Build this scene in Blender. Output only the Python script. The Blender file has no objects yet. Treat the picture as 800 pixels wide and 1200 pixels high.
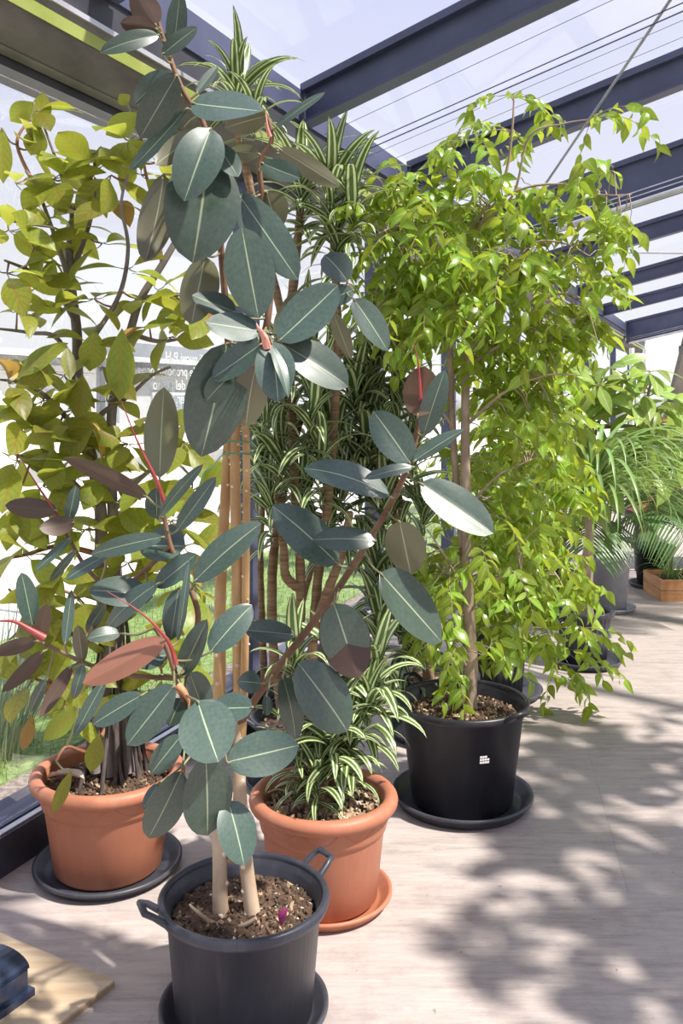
import bpy, math, random
from mathutils import Vector, Matrix, Quaternion
R = random.Random(7)
scene = bpy.context.scene
C = scene.collection
PI = math.pi
V = Vector

# ------------------------------------------------------------------ camera
F, CX, HY, CAMH = 1080.0, 400.0, 465.0, 1.5      # focal length in px, centre column, horizon row, eye height
CAM = V((0, 0, CAMH))
cd = bpy.data.cameras.new('camera'); cam = bpy.data.objects.new('camera', cd); C.objects.link(cam)
cam.location = CAM; cam.rotation_euler = (PI/2, 0, 0)
cd.sensor_fit = 'VERTICAL'; cd.sensor_height = 36.0; cd.lens = 36.0*F/1200.0
cd.shift_y = -(600.0-HY)/1200.0
cd.clip_start = 0.05; cd.clip_end = 300
scene.camera = cam

def at(px, py, Y):
    return V(((px-CX)/F*Y, Y, CAMH+(HY-py)/F*Y))
def ground(px, py, z=0.0):
    return at(px, py, F*(CAMH-z)/(py-HY))
def proj(p):
    return (CX+F*p.x/p.y, HY-F*(p.z-CAMH)/p.y)

# ------------------------------------------------------------------ sky, sun, exposure
w = bpy.data.worlds.new('sky'); scene.world = w; w.use_nodes = True
nt = w.node_tree; nt.nodes.clear()
def nn(nt, t, **k):
    n = nt.nodes.new(t)
    for a, b in k.items(): setattr(n, a, b)
    return n
o = nn(nt, 'ShaderNodeOutputWorld'); bg = nn(nt, 'ShaderNodeBackground')
tc = nn(nt, 'ShaderNodeTexCoord'); sep = nn(nt, 'ShaderNodeSeparateXYZ')
nt.links.new(tc.outputs['Generated'], sep.inputs[0])
cr = nn(nt, 'ShaderNodeValToRGB')
cr.color_ramp.elements[0].position = 0.0; cr.color_ramp.elements[0].color = (1.0, 1.0, 1.0, 1)
cr.color_ramp.elements[1].position = 0.45; cr.color_ramp.elements[1].color = (0.66, 0.70, 0.97, 1)
nt.links.new(sep.outputs['Z'], cr.inputs[0])
nz = nn(nt, 'ShaderNodeTexNoise'); nz.inputs['Scale'].default_value = 3.0; nz.inputs['Detail'].default_value = 6
mp = nn(nt, 'ShaderNodeMapping'); mp.inputs['Scale'].default_value = (1, 1, 2.5)
nt.links.new(tc.outputs['Generated'], mp.inputs[0]); nt.links.new(mp.outputs[0], nz.inputs['Vector'])
cl = nn(nt, 'ShaderNodeValToRGB')
cl.color_ramp.elements[0].position = 0.42; cl.color_ramp.elements[0].color = (0, 0, 0, 1)
cl.color_ramp.elements[1].position = 0.75; cl.color_ramp.elements[1].color = (0.7, 0.7, 0.7, 1)
nt.links.new(nz.outputs['Fac'], cl.inputs[0])
mx = nn(nt, 'ShaderNodeMixRGB'); mx.inputs[2].default_value = (0.95, 0.96, 1.02, 1)
nt.links.new(cl.outputs[0], mx.inputs[0]); nt.links.new(cr.outputs[0], mx.inputs[1])
gr = nn(nt, 'ShaderNodeValToRGB'); gr.color_ramp.elements[0].position = 0.492; gr.color_ramp.elements[0].color = (1, 1, 1, 1)
gr.color_ramp.elements[1].position = 0.5; gr.color_ramp.elements[1].color = (0, 0, 0, 1)
mr = nn(nt, 'ShaderNodeMapRange'); mr.inputs[1].default_value = -1.0; mr.inputs[2].default_value = 1.0
nt.links.new(sep.outputs['Z'], mr.inputs[0]); nt.links.new(mr.outputs[0], gr.inputs[0])
gm = nn(nt, 'ShaderNodeMixRGB'); gm.inputs[2].default_value = (0.42, 0.43, 0.36, 1)
nt.links.new(gr.outputs[0], gm.inputs[0]); nt.links.new(mx.outputs[0], gm.inputs[1])
nt.links.new(gm.outputs[0], bg.inputs[0]); bg.inputs[1].default_value = 0.95
nt.links.new(bg.outputs[0], o.inputs[0])

SUNDIR = V((0.62, -0.30, 1.0)).normalized()          # towards the sun
sd = bpy.data.lights.new('sun_offscreen', 'SUN'); so = bpy.data.objects.new('sun_offscreen', sd); C.objects.link(so)
sd.energy = 7.4; sd.angle = math.radians(1.6); sd.color = (1.0, 0.94, 0.84)
so.rotation_euler = SUNDIR.to_track_quat('Z', 'Y').to_euler(); so.location = (6, -3, 12)

vs = scene.view_settings
vs.view_transform = 'Standard'; vs.look = 'None'; vs.gamma = 1.0; vs.use_curve_mapping = False
vs.exposure = 0.2

# ------------------------------------------------------------------ helpers
def tag(o, label=None, cat=None, group=None, kind=None):
    if label: o['label'] = label
    if cat: o['category'] = cat
    if group: o['group'] = group
    if kind: o['kind'] = kind
    return o
def empty(name, loc=(0, 0, 0)):
    o = bpy.data.objects.new(name, None); C.objects.link(o); o.location = loc; o.empty_display_size = 0.1
    return o
class MB:
    """collects geometry in world space; build() links it as one mesh object"""
    def __init__(s): s.v = []; s.f = []; s.m = []; s.uv = []; s.sm = []
    def add(s, vs, fs, mat=0, uvs=None, smooth=True):
        b = len(s.v); s.v += [tuple(p) for p in vs]
        for f in fs:
            s.f.append(tuple(i+b for i in f)); s.m.append(mat); s.sm.append(smooth)
            s.uv += [uvs[i] if uvs else (0.5, 0.5) for i in f]
    def box(s, a, b, mat=0):
        x0, y0, z0 = a; x1, y1, z1 = b
        s.hexa([V((x0,y0,z0)),V((x1,y0,z0)),V((x1,y1,z0)),V((x0,y1,z0))], V((0,0,z1-z0)), mat)
    def hexa(s, quad, up, mat=0):
        q = list(quad)+[p+up for p in quad]
        s.add(q, [(3,2,1,0),(4,5,6,7),(0,1,5,4),(1,2,6,5),(2,3,7,6),(3,0,4,7)], mat, smooth=False)
    def prism(s, prof, p0, p1, ax, az, mat=0, smooth=False):
        """profile [(a,b)] swept from p0 to p1; a along ax, b along az"""
        n = len(prof); q = [p0+ax*a+az*b for a, b in prof]+[p1+ax*a+az*b for a, b in prof]
        fs = [(i, (i+1) % n, (i+1) % n+n, i+n) for i in range(n)]
        s.add(q, fs, mat, smooth=smooth)
        s.add(q, [tuple(range(n))[::-1], tuple(range(n, 2*n))], mat, smooth=False)
    def tube(s, pts, rad, seg=8, mat=0, cap=True):
        n = len(pts); rings = []
        d = (pts[1]-pts[0]).normalized()
        u = d.orthogonal().normalized()
        vs = []; uv = []; L = 0
        for i, p in enumerate(pts):
            dd = (pts[min(i+1, n-1)]-pts[max(i-1, 0)]).normalized()
            u = (u-dd*u.dot(dd))
            u = u.normalized() if u.length > 1e-6 else dd.orthogonal().normalized()
            w_ = dd.cross(u); r = rad[i] if hasattr(rad, '__len__') else rad
            if i: L += (p-pts[i-1]).length
            for k in range(seg):
                a = 2*PI*k/seg
                vs.append(p+(u*math.cos(a)+w_*math.sin(a))*r); uv.append((k/seg, L))
        fs = [(i*seg+k, i*seg+(k+1) % seg, (i+1)*seg+(k+1) % seg, (i+1)*seg+k) for i in range(n-1) for k in range(seg)]
        s.add(vs, fs, mat, uv)
        if cap: s.add(vs, [tuple(range(seg))[::-1], tuple(range((n-1)*seg, n*seg))], mat, smooth=False)
    def lathe(s, prof, c, seg=48, mat=0, fn=None):
        vs = []; n = len(prof); c = V(c)
        for j in range(seg):
            a = 2*PI*j/seg
            for r, z in prof:
                rr = r if fn is None else fn(r, z, a)
                vs.append(c+V((rr*math.cos(a), rr*math.sin(a), z)))
        fs = [(j*n+i, ((j+1) % seg)*n+i, ((j+1) % seg)*n+i+1, j*n+i+1) for j in range(seg) for i in range(n-1)]
        s.add(vs, fs, mat)
    def mesh(s, name, mats, off=V((0, 0, 0))):
        me = bpy.data.meshes.new(name)
        me.from_pydata([(p[0]-off[0], p[1]-off[1], p[2]-off[2]) for p in s.v], [], s.f)
        me.polygons.foreach_set('material_index', s.m); me.polygons.foreach_set('use_smooth', s.sm)
        l = me.uv_layers.new(name='UVMap')
        l.data.foreach_set('uv', [c for p in s.uv for c in p])
        for m in (mats if isinstance(mats, (list, tuple)) else [mats]): me.materials.append(m)
        me.update(); return me
    def build(s, name, mats, parent=None, origin=None):
        pw = V((0, 0, 0)); q = parent
        while q: pw += V(q.location); q = q.parent
        org = V(origin) if origin is not None else (pw if parent else V((0, 0, 0)))
        o = bpy.data.objects.new(name, s.mesh(name, mats, org)); C.objects.link(o)
        o.location = org-pw if parent else org
        if parent: o.parent = parent
        return o
def smooth_path(pts, rad, sub=6):
    n = len(pts); P = []; Q = []
    for i in range(n-1):
        p0 = pts[max(i-1, 0)]; p1 = pts[i]; p2 = pts[i+1]; p3 = pts[min(i+2, n-1)]
        for k in range(sub):
            t = k/sub
            P.append(0.5*((2*p1)+(p2-p0)*t+(2*p0-5*p1+4*p2-p3)*t*t+(3*p1-p0-3*p2+p3)*t**3))
            Q.append(rad[i]+(rad[i+1]-rad[i])*t)
    P.append(pts[-1].copy()); Q.append(rad[-1]); return P, Q

# ------------------------------------------------------------------ materials
class Mat:
    def __init__(s, name):
        s.m = bpy.data.materials.new(name); s.m.use_nodes = True; s.t = s.m.node_tree; s.t.nodes.clear()
        s.out = s.n('ShaderNodeOutputMaterial'); s.p = s.n('ShaderNodeBsdfPrincipled')
        s.l(s.p.outputs[0], s.out.inputs[0])
    def n(s, t, **k): return nn(s.t, t, **k)
    def l(s, a, b): s.t.links.new(a, b)
    def ramp(s, src, stops):
        r = s.n('ShaderNodeValToRGB'); e = r.color_ramp.elements
        while len(e) < len(stops): e.new(0.5)
        for i, (p, c) in enumerate(stops):
            e[i].position = p; e[i].color = (c, c, c, 1) if isinstance(c, (int, float)) else (*c, 1)
        s.l(src, r.inputs[0]); return r.outputs[0]
    def mix(s, f, a, b, mode='MIX'):
        x = s.n('ShaderNodeMixRGB', blend_type=mode)
        for i, q in enumerate((f, a, b)):
            if isinstance(q, bpy.types.NodeSocket): s.l(q, x.inputs[i])
            elif isinstance(q, (int, float)): x.inputs[i].default_value = q if i == 0 else (q, q, q, 1)
            else: x.inputs[i].default_value = (*q, 1)
        return x.outputs[0]
    def math(s, op, a, b=0.0, c=0.0):
        x = s.n('ShaderNodeMath', operation=op)
        for i, q in enumerate((a, b, c)):
            if isinstance(q, bpy.types.NodeSocket): s.l(q, x.inputs[i])
            else: x.inputs[i].default_value = q
        return x.outputs[0]
    def noise(s, scale, detail=4, rough=0.55, vec=None, stretch=None, rot=0):
        t = s.n('ShaderNodeTexNoise'); t.inputs['Scale'].default_value = scale
        t.inputs['Detail'].default_value = detail; t.inputs['Roughness'].default_value = rough
        if vec is None:
            vec = s.n('ShaderNodeTexCoord').outputs['Object']
        if stretch:
            m = s.n('ShaderNodeMapping'); m.inputs['Scale'].default_value = stretch; m.inputs['Rotation'].default_value = (0, 0, rot)
            s.l(vec, m.inputs[0]); vec = m.outputs[0]
        s.l(vec, t.inputs['Vector']); return t.outputs['Fac']
    def set(s, col=None, rough=None, spec=None, metal=None, bump=None, bs=0.3, bd=0.01):
        if col is not None:
            if isinstance(col, bpy.types.NodeSocket): s.l(col, s.p.inputs['Base Color'])
            else: s.p.inputs['Base Color'].default_value = (*col, 1)
        if rough is not None:
            if isinstance(rough, bpy.types.NodeSocket): s.l(rough, s.p.inputs['Roughness'])
            else: s.p.inputs['Roughness'].default_value = rough
        if spec is not None: s.p.inputs['Specular IOR Level'].default_value = spec
        if metal is not None: s.p.inputs['Metallic'].default_value = metal
        if bump is not None:
            b = s.n('ShaderNodeBump'); b.inputs['Strength'].default_value = bs; b.inputs['Distance'].default_value = bd
            s.l(bump, b.inputs['Height']); s.l(b.outputs[0], s.p.inputs['Normal'])
        return s.m
def noisy(name, c1, c2, scale=8, rough=0.6, bump=0.0, lo=0.35, hi=0.68, stretch=None, spec=0.5, metal=0, bd=0.005):
    m = Mat(name); f = m.noise(scale, 6, stretch=stretch)
    return m.set(m.ramp(f, [(lo, c1), (hi, c2)]), rough, spec, metal, f if bump else None, bump, bd)

def glass_mat(name, tint, refl, rough=0.02):
    m = Mat(name); t = m.n('ShaderNodeBsdfTransparent'); t.inputs[0].default_value = (*tint, 1)
    g = m.n('ShaderNodeBsdfGlossy'); g.inputs['Roughness'].default_value = rough; g.inputs[0].default_value = (1, 1, 1, 1)
    fr = m.n('ShaderNodeFresnel'); fr.inputs[0].default_value = 1.45
    k = m.math('MULTIPLY', fr.outputs[0], refl)
    x = m.n('ShaderNodeMixShader'); m.l(k, x.inputs[0]); m.l(t.outputs[0], x.inputs[1]); m.l(g.outputs[0], x.inputs[2])
    m.l(x.outputs[0], m.out.inputs[0]); return m.m

def leaf_mat(name, top, top2, under, rib, ribw=0.05, vein=0.35, veins=9, slant=1.6, rough=0.35, trans=0.25, tcol=None,
             spec=0.5, var=0.25, huev=0.02, veincol=None, edge=None, coat=0.0):
    m = Mat(name)
    uv = m.n('ShaderNodeUVMap').outputs[0]; sp = m.n('ShaderNodeSeparateXYZ'); m.l(uv, sp.inputs[0])
    d = m.math('ABSOLUTE', m.math('SUBTRACT', sp.outputs[0], 0.5))              # 0 at the midrib, .5 at the edge
    ribm = m.ramp(d, [(ribw*0.5, 1.0), (ribw, 0.0)])
    ph = m.math('SUBTRACT', m.math('MULTIPLY', sp.outputs[1], veins*2*PI), m.math('MULTIPLY', d, veins*2*PI*slant/3))
    wv = m.math('ADD', m.math('MULTIPLY', m.math('COSINE', ph), 0.5), 0.5)
    vm = m.math('MULTIPLY', m.math('POWER', wv, 6.0), vein)
    nf = m.noise(14, 4, vec=uv)
    base = m.mix(m.ramp(nf, [(0.35, 0.0), (0.7, 1.0)]), top, top2)
    vc = veincol or rib
    c = m.mix(vm, base, vc)
    if edge:
        em = m.ramp(d, [(0.36, 0.0), (0.5, 1.0)])
        c = m.mix(m.math('MULTIPLY', em, m.ramp(m.noise(5, 3, vec=uv), [(0.45, 0.0), (0.65, 1.0)])), c, edge)
    c = m.mix(ribm, c, rib)
    und = m.mix(m.math('MULTIPLY', vm, 0.6), under, vc); und = m.mix(ribm, und, rib)
    geo = m.n('ShaderNodeNewGeometry')
    c = m.mix(geo.outputs['Backfacing'], c, und)
    oi = m.n('ShaderNodeObjectInfo')
    geor = geo.outputs['Random Per Island']
    rnd = m.math('FRACT', m.math('ADD', oi.outputs['Random'], geor))
    hs = m.n('ShaderNodeHueSaturation'); m.l(c, hs.inputs['Color'])
    m.l(m.math('ADD', m.math('MULTIPLY', rnd, 2*var), 1-var), hs.inputs['Value'])
    m.l(m.math('ADD', m.math('MULTIPLY', rnd, 2*huev), 0.5-huev), hs.inputs['Hue'])
    c = hs.outputs[0]
    m.set(c, rough, spec, bump=wv if trans > 0.1 else nf, bs=0.035, bd=0.002)
    m.p.inputs['Coat Weight'].default_value = coat; m.p.inputs['Coat Roughness'].default_value = 0.2
    if trans > 0:
        tr = m.n('ShaderNodeBsdfTranslucent')
        if tcol: m.l(m.mix(0.55, c, tcol), tr.inputs[0])
        else: m.l(c, tr.inputs[0])
        x = m.n('ShaderNodeMixShader'); x.inputs[0].default_value = trans
        m.l(m.p.outputs[0], x.inputs[1]); m.l(tr.outputs[0], x.inputs[2]); m.l(x.outputs[0], m.out.inputs[0])
    return m.m

M = {}
M['steel'] = noisy('painted_steel', (0.058, 0.066, 0.125), (0.085, 0.097, 0.172), 3, 0.42, spec=0.5)
M['darksteel'] = noisy('dark_steel', (0.03, 0.03, 0.04), (0.06, 0.06, 0.075), 4, 0.5)
M['gutter'] = noisy('gutter_metal', (0.12, 0.105, 0.105), (0.2, 0.18, 0.175), 5, 0.5, stretch=(1, 1, 3))
M['green'] = noisy('green_strip', (0.30, 0.36, 0.08), (0.42, 0.48, 0.14), 6, 0.5)
M['alu'] = noisy('aluminium', (0.55, 0.55, 0.58), (0.72, 0.72, 0.75), 6, 0.35, metal=0.6)
M['glass'] = glass_mat('roof_glass', (0.985, 0.985, 0.99), 0.07)
M['wglass'] = glass_mat('wall_glass', (0.985, 0.988, 0.988), 0.16)
M['film'] = glass_mat('grey_window_film', (0.80, 0.81, 0.83), 0.2, 0.3)
M['white'] = Mat('white_paint').set((0.82, 0.82, 0.81), 0.6)
M['letter'] = Mat('white_vinyl_letters'); _m = M['letter']; _m.p.inputs['Transmission Weight'].default_value = 0.0
_tr = _m.n('ShaderNodeBsdfTranslucent'); _tr.inputs[0].default_value = (1, 1, 1, 1); _x = _m.n('ShaderNodeMixShader'); _x.inputs[0].default_value = 0.6
_m.set((0.95, 0.95, 0.95), 0.5); _m.l(_m.p.outputs[0], _x.inputs[1]); _m.l(_tr.outputs[0], _x.inputs[2]); _m.l(_x.outputs[0], _m.out.inputs[0]); M['letter'] = _m.m
M['black'] = Mat('black_ink').set((0.02, 0.02, 0.02), 0.6)
M['facade'] = noisy('white_facade', (0.74, 0.74, 0.73), (0.84, 0.84, 0.83), 1.2, 0.8)
M['greyband'] = noisy('grey_cornice', (0.22, 0.22, 0.22), (0.34, 0.34, 0.33), 2, 0.7)
M['winglass'] = noisy('far_window_glass', (0.34, 0.38, 0.42), (0.5, 0.53, 0.57), 1, 0.2)
M['paving'] = noisy('pale_paving', (0.60, 0.58, 0.55), (0.75, 0.73, 0.70), 3, 0.85)
M['gravel'] = noisy('brown_gravel', (0.17, 0.13, 0.11), (0.46, 0.40, 0.36), 40, 0.9, 0.6, bd=0.02)
M['lawn'] = noisy('lawn', (0.16, 0.27, 0.06), (0.36, 0.48, 0.18), 30, 0.9, 0.5, bd=0.03)
M['grassblade'] = leaf_mat('pale_grass_blade', (0.26, 0.36, 0.20), (0.42, 0.50, 0.34), (0.3, 0.4, 0.24), (0.5, 0.55, 0.4), vein=0, trans=0.35, rough=0.5)

# floor: worn pale plywood with streaky grain
def floor_mat():
    m = Mat('worn_plywood')
    co = m.n('ShaderNodeTexCoord').outputs['Object']
    g1 = m.noise(4.0, 12, 0.75, co, (1.0, 8.0, 1), math.radians(9)); g2 = m.noise(2.0, 6, 0.6, co, (1.2, 2.0, 1)); g3 = m.noise(26, 4, 0.6, co, (1.0, 5.0, 1))
    c = m.ramp(g1, [(0.28, (0.235, 0.185, 0.175)), (0.5, (0.41, 0.35, 0.325)), (0.72, (0.53, 0.475, 0.445))])
    c = m.mix(m.ramp(g2, [(0.35, 0.0), (0.65, 0.55)]), c, (0.47, 0.42, 0.405))
    c = m.mix(m.math('MULTIPLY', m.ramp(g3, [(0.60, 0.0), (0.78, 1.0)]), 0.45), c, (0.17, 0.135, 0.13))
    sc = m.noise(1.4, 10, 0.75, co, (1, 1, 1))
    c = m.mix(m.math('MULTIPLY', m.ramp(sc, [(0.60, 0.0), (0.70, 1.0)]), 0.5), c, (0.245, 0.205, 0.205))
    bl = m.noise(7.0, 12, 0.72, co)                                  # scuffed patches
    c = m.mix(m.math('MULTIPLY', m.ramp(bl, [(0.50, 0.0), (0.64, 1.0)]), 0.42), c, (0.27, 0.225, 0.22))
    fs_ = m.noise(60, 6, 0.7, co, (1, 9, 1), math.radians(9)); c = m.mix(m.math('MULTIPLY', m.ramp(fs_, [(0.55, 0.0), (0.72, 1.0)]), 0.35), c, (0.60, 0.55, 0.52))
    dk = m.noise(38, 3, 0.5, co); c = m.mix(m.math('MULTIPLY', m.ramp(dk, [(0.70, 0.0), (0.76, 1.0)]), 0.6), c, (0.10, 0.075, 0.07))
    tn = m.n('ShaderNodeObjectInfo')
    hs = m.n('ShaderNodeHueSaturation'); m.l(c, hs.inputs['Color']); m.l(m.math('ADD', m.math('MULTIPLY', tn.outputs['Random'], 0.10), 0.95), hs.inputs['Value'])
    return m.set(hs.outputs[0], m.ramp(g1, [(0.3, 0.62), (0.7, 0.42)]), 0.35, bump=g1, bs=0.12, bd=0.004)
M['floor'] = floor_mat()
M['board'] = noisy('pine_board', (0.42, 0.31, 0.20), (0.62, 0.50, 0.36), 3, 0.6, 0.1, stretch=(1, 10, 1))
M['boardedge'] = noisy('board_edge', (0.30, 0.20, 0.11), (0.45, 0.33, 0.2), 20, 0.7)
def pot_mat(name, c1, c2, dust, rough, spec=0.4, streak=0.35):
    m = Mat(name); f = m.noise(5, 5); s = m.noise(4, 7, 0.7, None, (6, 6, 0.8))
    c = m.ramp(f, [(0.35, c1), (0.65, c2)])
    c = m.mix(m.math('MULTIPLY', m.ramp(s, [(0.52, 0.0), (0.75, 1.0)]), streak), c, dust)
    return m.set(c, rough, spec, bump=m.noise(90, 2), bs=0.05, bd=0.002)
M['terra'] = pot_mat('terracotta_plastic', (0.40, 0.150, 0.085), (0.46, 0.18, 0.105), (0.55, 0.30, 0.21), 0.5)
M['tub'] = pot_mat('blue_black_plastic', (0.030, 0.032, 0.046), (0.042, 0.045, 0.062), (0.12, 0.115, 0.13), 0.38, 0.5, 0.4)
M['black_tub'] = pot_mat('black_plastic', (0.012, 0.012, 0.016), (0.020, 0.020, 0.026), (0.07, 0.07, 0.08), 0.4, 0.5, 0.35)
M['saucer'] = pot_mat('dark_grey_plastic', (0.04, 0.042, 0.056), (0.058, 0.06, 0.076), (0.13, 0.125, 0.14), 0.4, 0.5, 0.35)
M['greypot'] = pot_mat('grey_plastic', (0.26, 0.26, 0.29), (0.34, 0.34, 0.37), (0.42, 0.41, 0.43), 0.5)
M['soil'] = noisy('potting_soil', (0.018, 0.013, 0.010), (0.075, 0.055, 0.045), 35, 0.95, 1.0, bd=0.02)
M['chip_b'] = noisy('bark_chip', (0.06, 0.035, 0.022), (0.16, 0.10, 0.065), 12, 0.9)
M['chip_t'] = noisy('tan_chip', (0.30, 0.20, 0.12), (0.50, 0.37, 0.25), 12, 0.9)
M['perlite'] = noisy('perlite', (0.65, 0.63, 0.58), (0.85, 0.83, 0.78), 12, 0.9)
M['bark_pale'] = noisy('pale_bark', (0.36, 0.25, 0.165), (0.56, 0.43, 0.31), 14, 0.8, 0.5, stretch=(1, 1, 0.5), bd=0.004)
M['bark_tan'] = noisy('tan_bark', (0.42, 0.235, 0.095), (0.62, 0.40, 0.19), 12, 0.65, 0.3, stretch=(1, 1, 0.6), bd=0.003)
M['bark_brown'] = noisy('brown_bark', (0.13, 0.065, 0.035), (0.25, 0.14, 0.08), 14, 0.7, 0.3, bd=0.003)
M['bark_grey'] = noisy('grey_bark', (0.13, 0.105, 0.10), (0.30, 0.26, 0.25), 10, 0.85, 0.6, stretch=(1, 1, 0.4), bd=0.005)
M['bark_fig'] = noisy('fig_bark', (0.26, 0.19, 0.135), (0.44, 0.34, 0.26), 12, 0.8, 0.4, bd=0.004)
M['root'] = noisy('dark_root', (0.04, 0.03, 0.028), (0.13, 0.105, 0.1), 12, 0.9)
M['twig_red'] = noisy('reddish_twig', (0.20, 0.085, 0.045), (0.34, 0.17, 0.09), 12, 0.6)
M['scar'] = Mat('leaf_scar').set((0.70, 0.60, 0.47), 0.8)
M['twine'] = Mat('green_twine').set((0.05, 0.28, 0.17), 0.5)
M['sheath'] = noisy('red_leaf_sheath', (0.22, 0.018, 0.028), (0.36, 0.065, 0.06), 20, 0.4)
M['sheath_pink'] = noisy('pink_leaf_sheath', (0.62, 0.20, 0.16), (0.75, 0.36, 0.30), 20, 0.45)
M['sheath_dry'] = noisy('dry_orange_sheath', (0.42, 0.17, 0.07), (0.6, 0.30, 0.16), 20, 0.6)
M['petal'] = Mat('magenta_dry_leaf').set((0.34, 0.03, 0.14), 0.5)
M['petiole'] = noisy('petiole_green', (0.17, 0.17, 0.085), (0.28, 0.26, 0.14), 10, 0.5)
M['wood_orange'] = noisy('orange_wood', (0.42, 0.19, 0.07), (0.58, 0.30, 0.13), 4, 0.6, 0.1, stretch=(1, 1, 8))
M['rust'] = noisy('weathered_steel', (0.10, 0.085, 0.07), (0.22, 0.19, 0.15), 3, 0.6)
M['bluebox'] = noisy('blue_black_box', (0.014, 0.022, 0.05), (0.03, 0.045, 0.085), 6, 0.22, spec=0.6)

RIB = (0.30, 0.36, 0.22)
M['rub'] = leaf_mat('rubber_leaf', (0.026, 0.056, 0.042), (0.046, 0.086, 0.060), (0.115, 0.115, 0.050), RIB, 0.020, 0.025, 13, 0.7, 0.46, 0.04, spec=0.75, var=0.22, coat=0.5)
M['rub_red'] = leaf_mat('rubber_leaf_redback', (0.05, 0.05, 0.035), (0.08, 0.07, 0.05), (0.33, 0.17, 0.095), (0.36, 0.2, 0.12), 0.03, 0.05, 16, 1.2, 0.5, 0.08, (0.45, 0.2, 0.1), var=0.06)
M['rub_russet'] = leaf_mat('rubber_leaf_russetback', (0.05, 0.05, 0.035), (0.08, 0.07, 0.05), (0.105, 0.060, 0.030), (0.12, 0.03, 0.025), 0.03, 0.05, 16, 1.2, 0.5, 0.08, (0.3, 0.12, 0.05), var=0.06)
M['rub_brown'] = leaf_mat('rubber_leaf_brownback', (0.05, 0.05, 0.035), (0.08, 0.07, 0.05), (0.085, 0.05, 0.036), (0.10, 0.07, 0.045), 0.03, 0.05, 16, 1.2, 0.5, 0.08, var=0.1)
M['fig'] = leaf_mat('broad_fig_leaf', (0.16, 0.225, 0.030), (0.30, 0.35, 0.055), (0.24, 0.275, 0.04), (0.33, 0.15, 0.05), 0.04, 0.8, 7, 1.5, 0.40, 0.5, (0.68, 0.73, 0.085), var=0.3, huev=0.025, veincol=(0.20, 0.14, 0.03), edge=(0.36, 0.17, 0.03))
M['fig_dry'] = leaf_mat('broad_fig_leaf_dry', (0.42, 0.28, 0.07), (0.55, 0.38, 0.12), (0.42, 0.28, 0.08), (0.4, 0.2, 0.07), 0.035, 0.3, 7, 1.5, 0.6, 0.4, (0.7, 0.45, 0.08), var=0.2)
M['weep'] = leaf_mat('weeping_fig_leaf', (0.14, 0.265, 0.022), (0.30, 0.43, 0.055), (0.29, 0.38, 0.07), (0.42, 0.50, 0.14), 0.06, 0.08, 9, 1.5, 0.26, 0.46, (0.70, 0.82, 0.045), spec=0.5, var=0.35, huev=0.02)
M['big'] = leaf_mat('pale_palmate_leaf', (0.20, 0.33, 0.05), (0.36, 0.48, 0.12), (0.3, 0.42, 0.12), (0.5, 0.6, 0.3), 0.05, 0.12, 9, 1.5, 0.35, 0.35, (0.62, 0.74, 0.12), var=0.3)
M['palm'] = leaf_mat('palm_leaflet', (0.05, 0.12, 0.035), (0.10, 0.20, 0.06), (0.10, 0.18, 0.07), (0.2, 0.3, 0.12), 0.08, 0.0, 9, 1.5, 0.32, 0.25, (0.3, 0.5, 0.08), var=0.35)
M['pony'] = leaf_mat('strap_leaf', (0.14, 0.25, 0.06), (0.26, 0.38, 0.12), (0.2, 0.3, 0.1), (0.3, 0.4, 0.2), 0.08, 0.0, 9, 1.5, 0.38, 0.3, (0.45, 0.6, 0.12), var=0.35)
M['croton'] = leaf_mat('croton_leaf', (0.16, 0.30, 0.06), (0.55, 0.36, 0.06), (0.3, 0.3, 0.08), (0.7, 0.5, 0.1), 0.08, 0.3, 9, 1.5, 0.35, 0.3, (0.7, 0.5, 0.08), var=0.3, huev=0.04)
def drac_mat():
    m = Mat('striped_dracaena_leaf')
    uv = m.n('ShaderNodeUVMap').outputs[0]; sp = m.n('ShaderNodeSeparateXYZ'); m.l(uv, sp.inputs[0])
    d = m.math('ABSOLUTE', m.math('SUBTRACT', sp.outputs[0], 0.5))
    c = m.ramp(d, [(0.0, (0.10, 0.19, 0.05)), (0.13, (0.06, 0.13, 0.03)), (0.19, (0.62, 0.66, 0.36)), (0.33, (0.68, 0.71, 0.44)), (0.38, (0.055, 0.125, 0.03)), (0.5, (0.09, 0.17, 0.04))])
    oi = m.n('ShaderNodeObjectInfo'); hs = m.n('ShaderNodeHueSaturation'); m.l(c, hs.inputs['Color'])
    m.l(m.math('ADD', m.math('MULTIPLY', oi.outputs['Random'], 0.5), 0.75), hs.inputs['Value'])
    m.set(hs.outputs[0], 0.34, 0.5)
    tr = m.n('ShaderNodeBsdfTranslucent'); m.l(hs.outputs[0], tr.inputs[0]); x = m.n('ShaderNodeMixShader'); x.inputs[0].default_value = 0.25
    m.l(m.p.outputs[0], x.inputs[1]); m.l(tr.outputs[0], x.inputs[2]); m.l(x.outputs[0], m.out.inputs[0]); return m.m
M['drac'] = drac_mat()

# ------------------------------------------------------------------ the building
WP = V((-1.02, 2.96, 0)); WL = V((0.3868, 0.9222, 0)); WN = V((0.9222, -0.3868, 0)); UP = V((0, 0, 1))
def wp(t, u, z=0.0): return WP+WL*t+WN*u+UP*z
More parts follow.
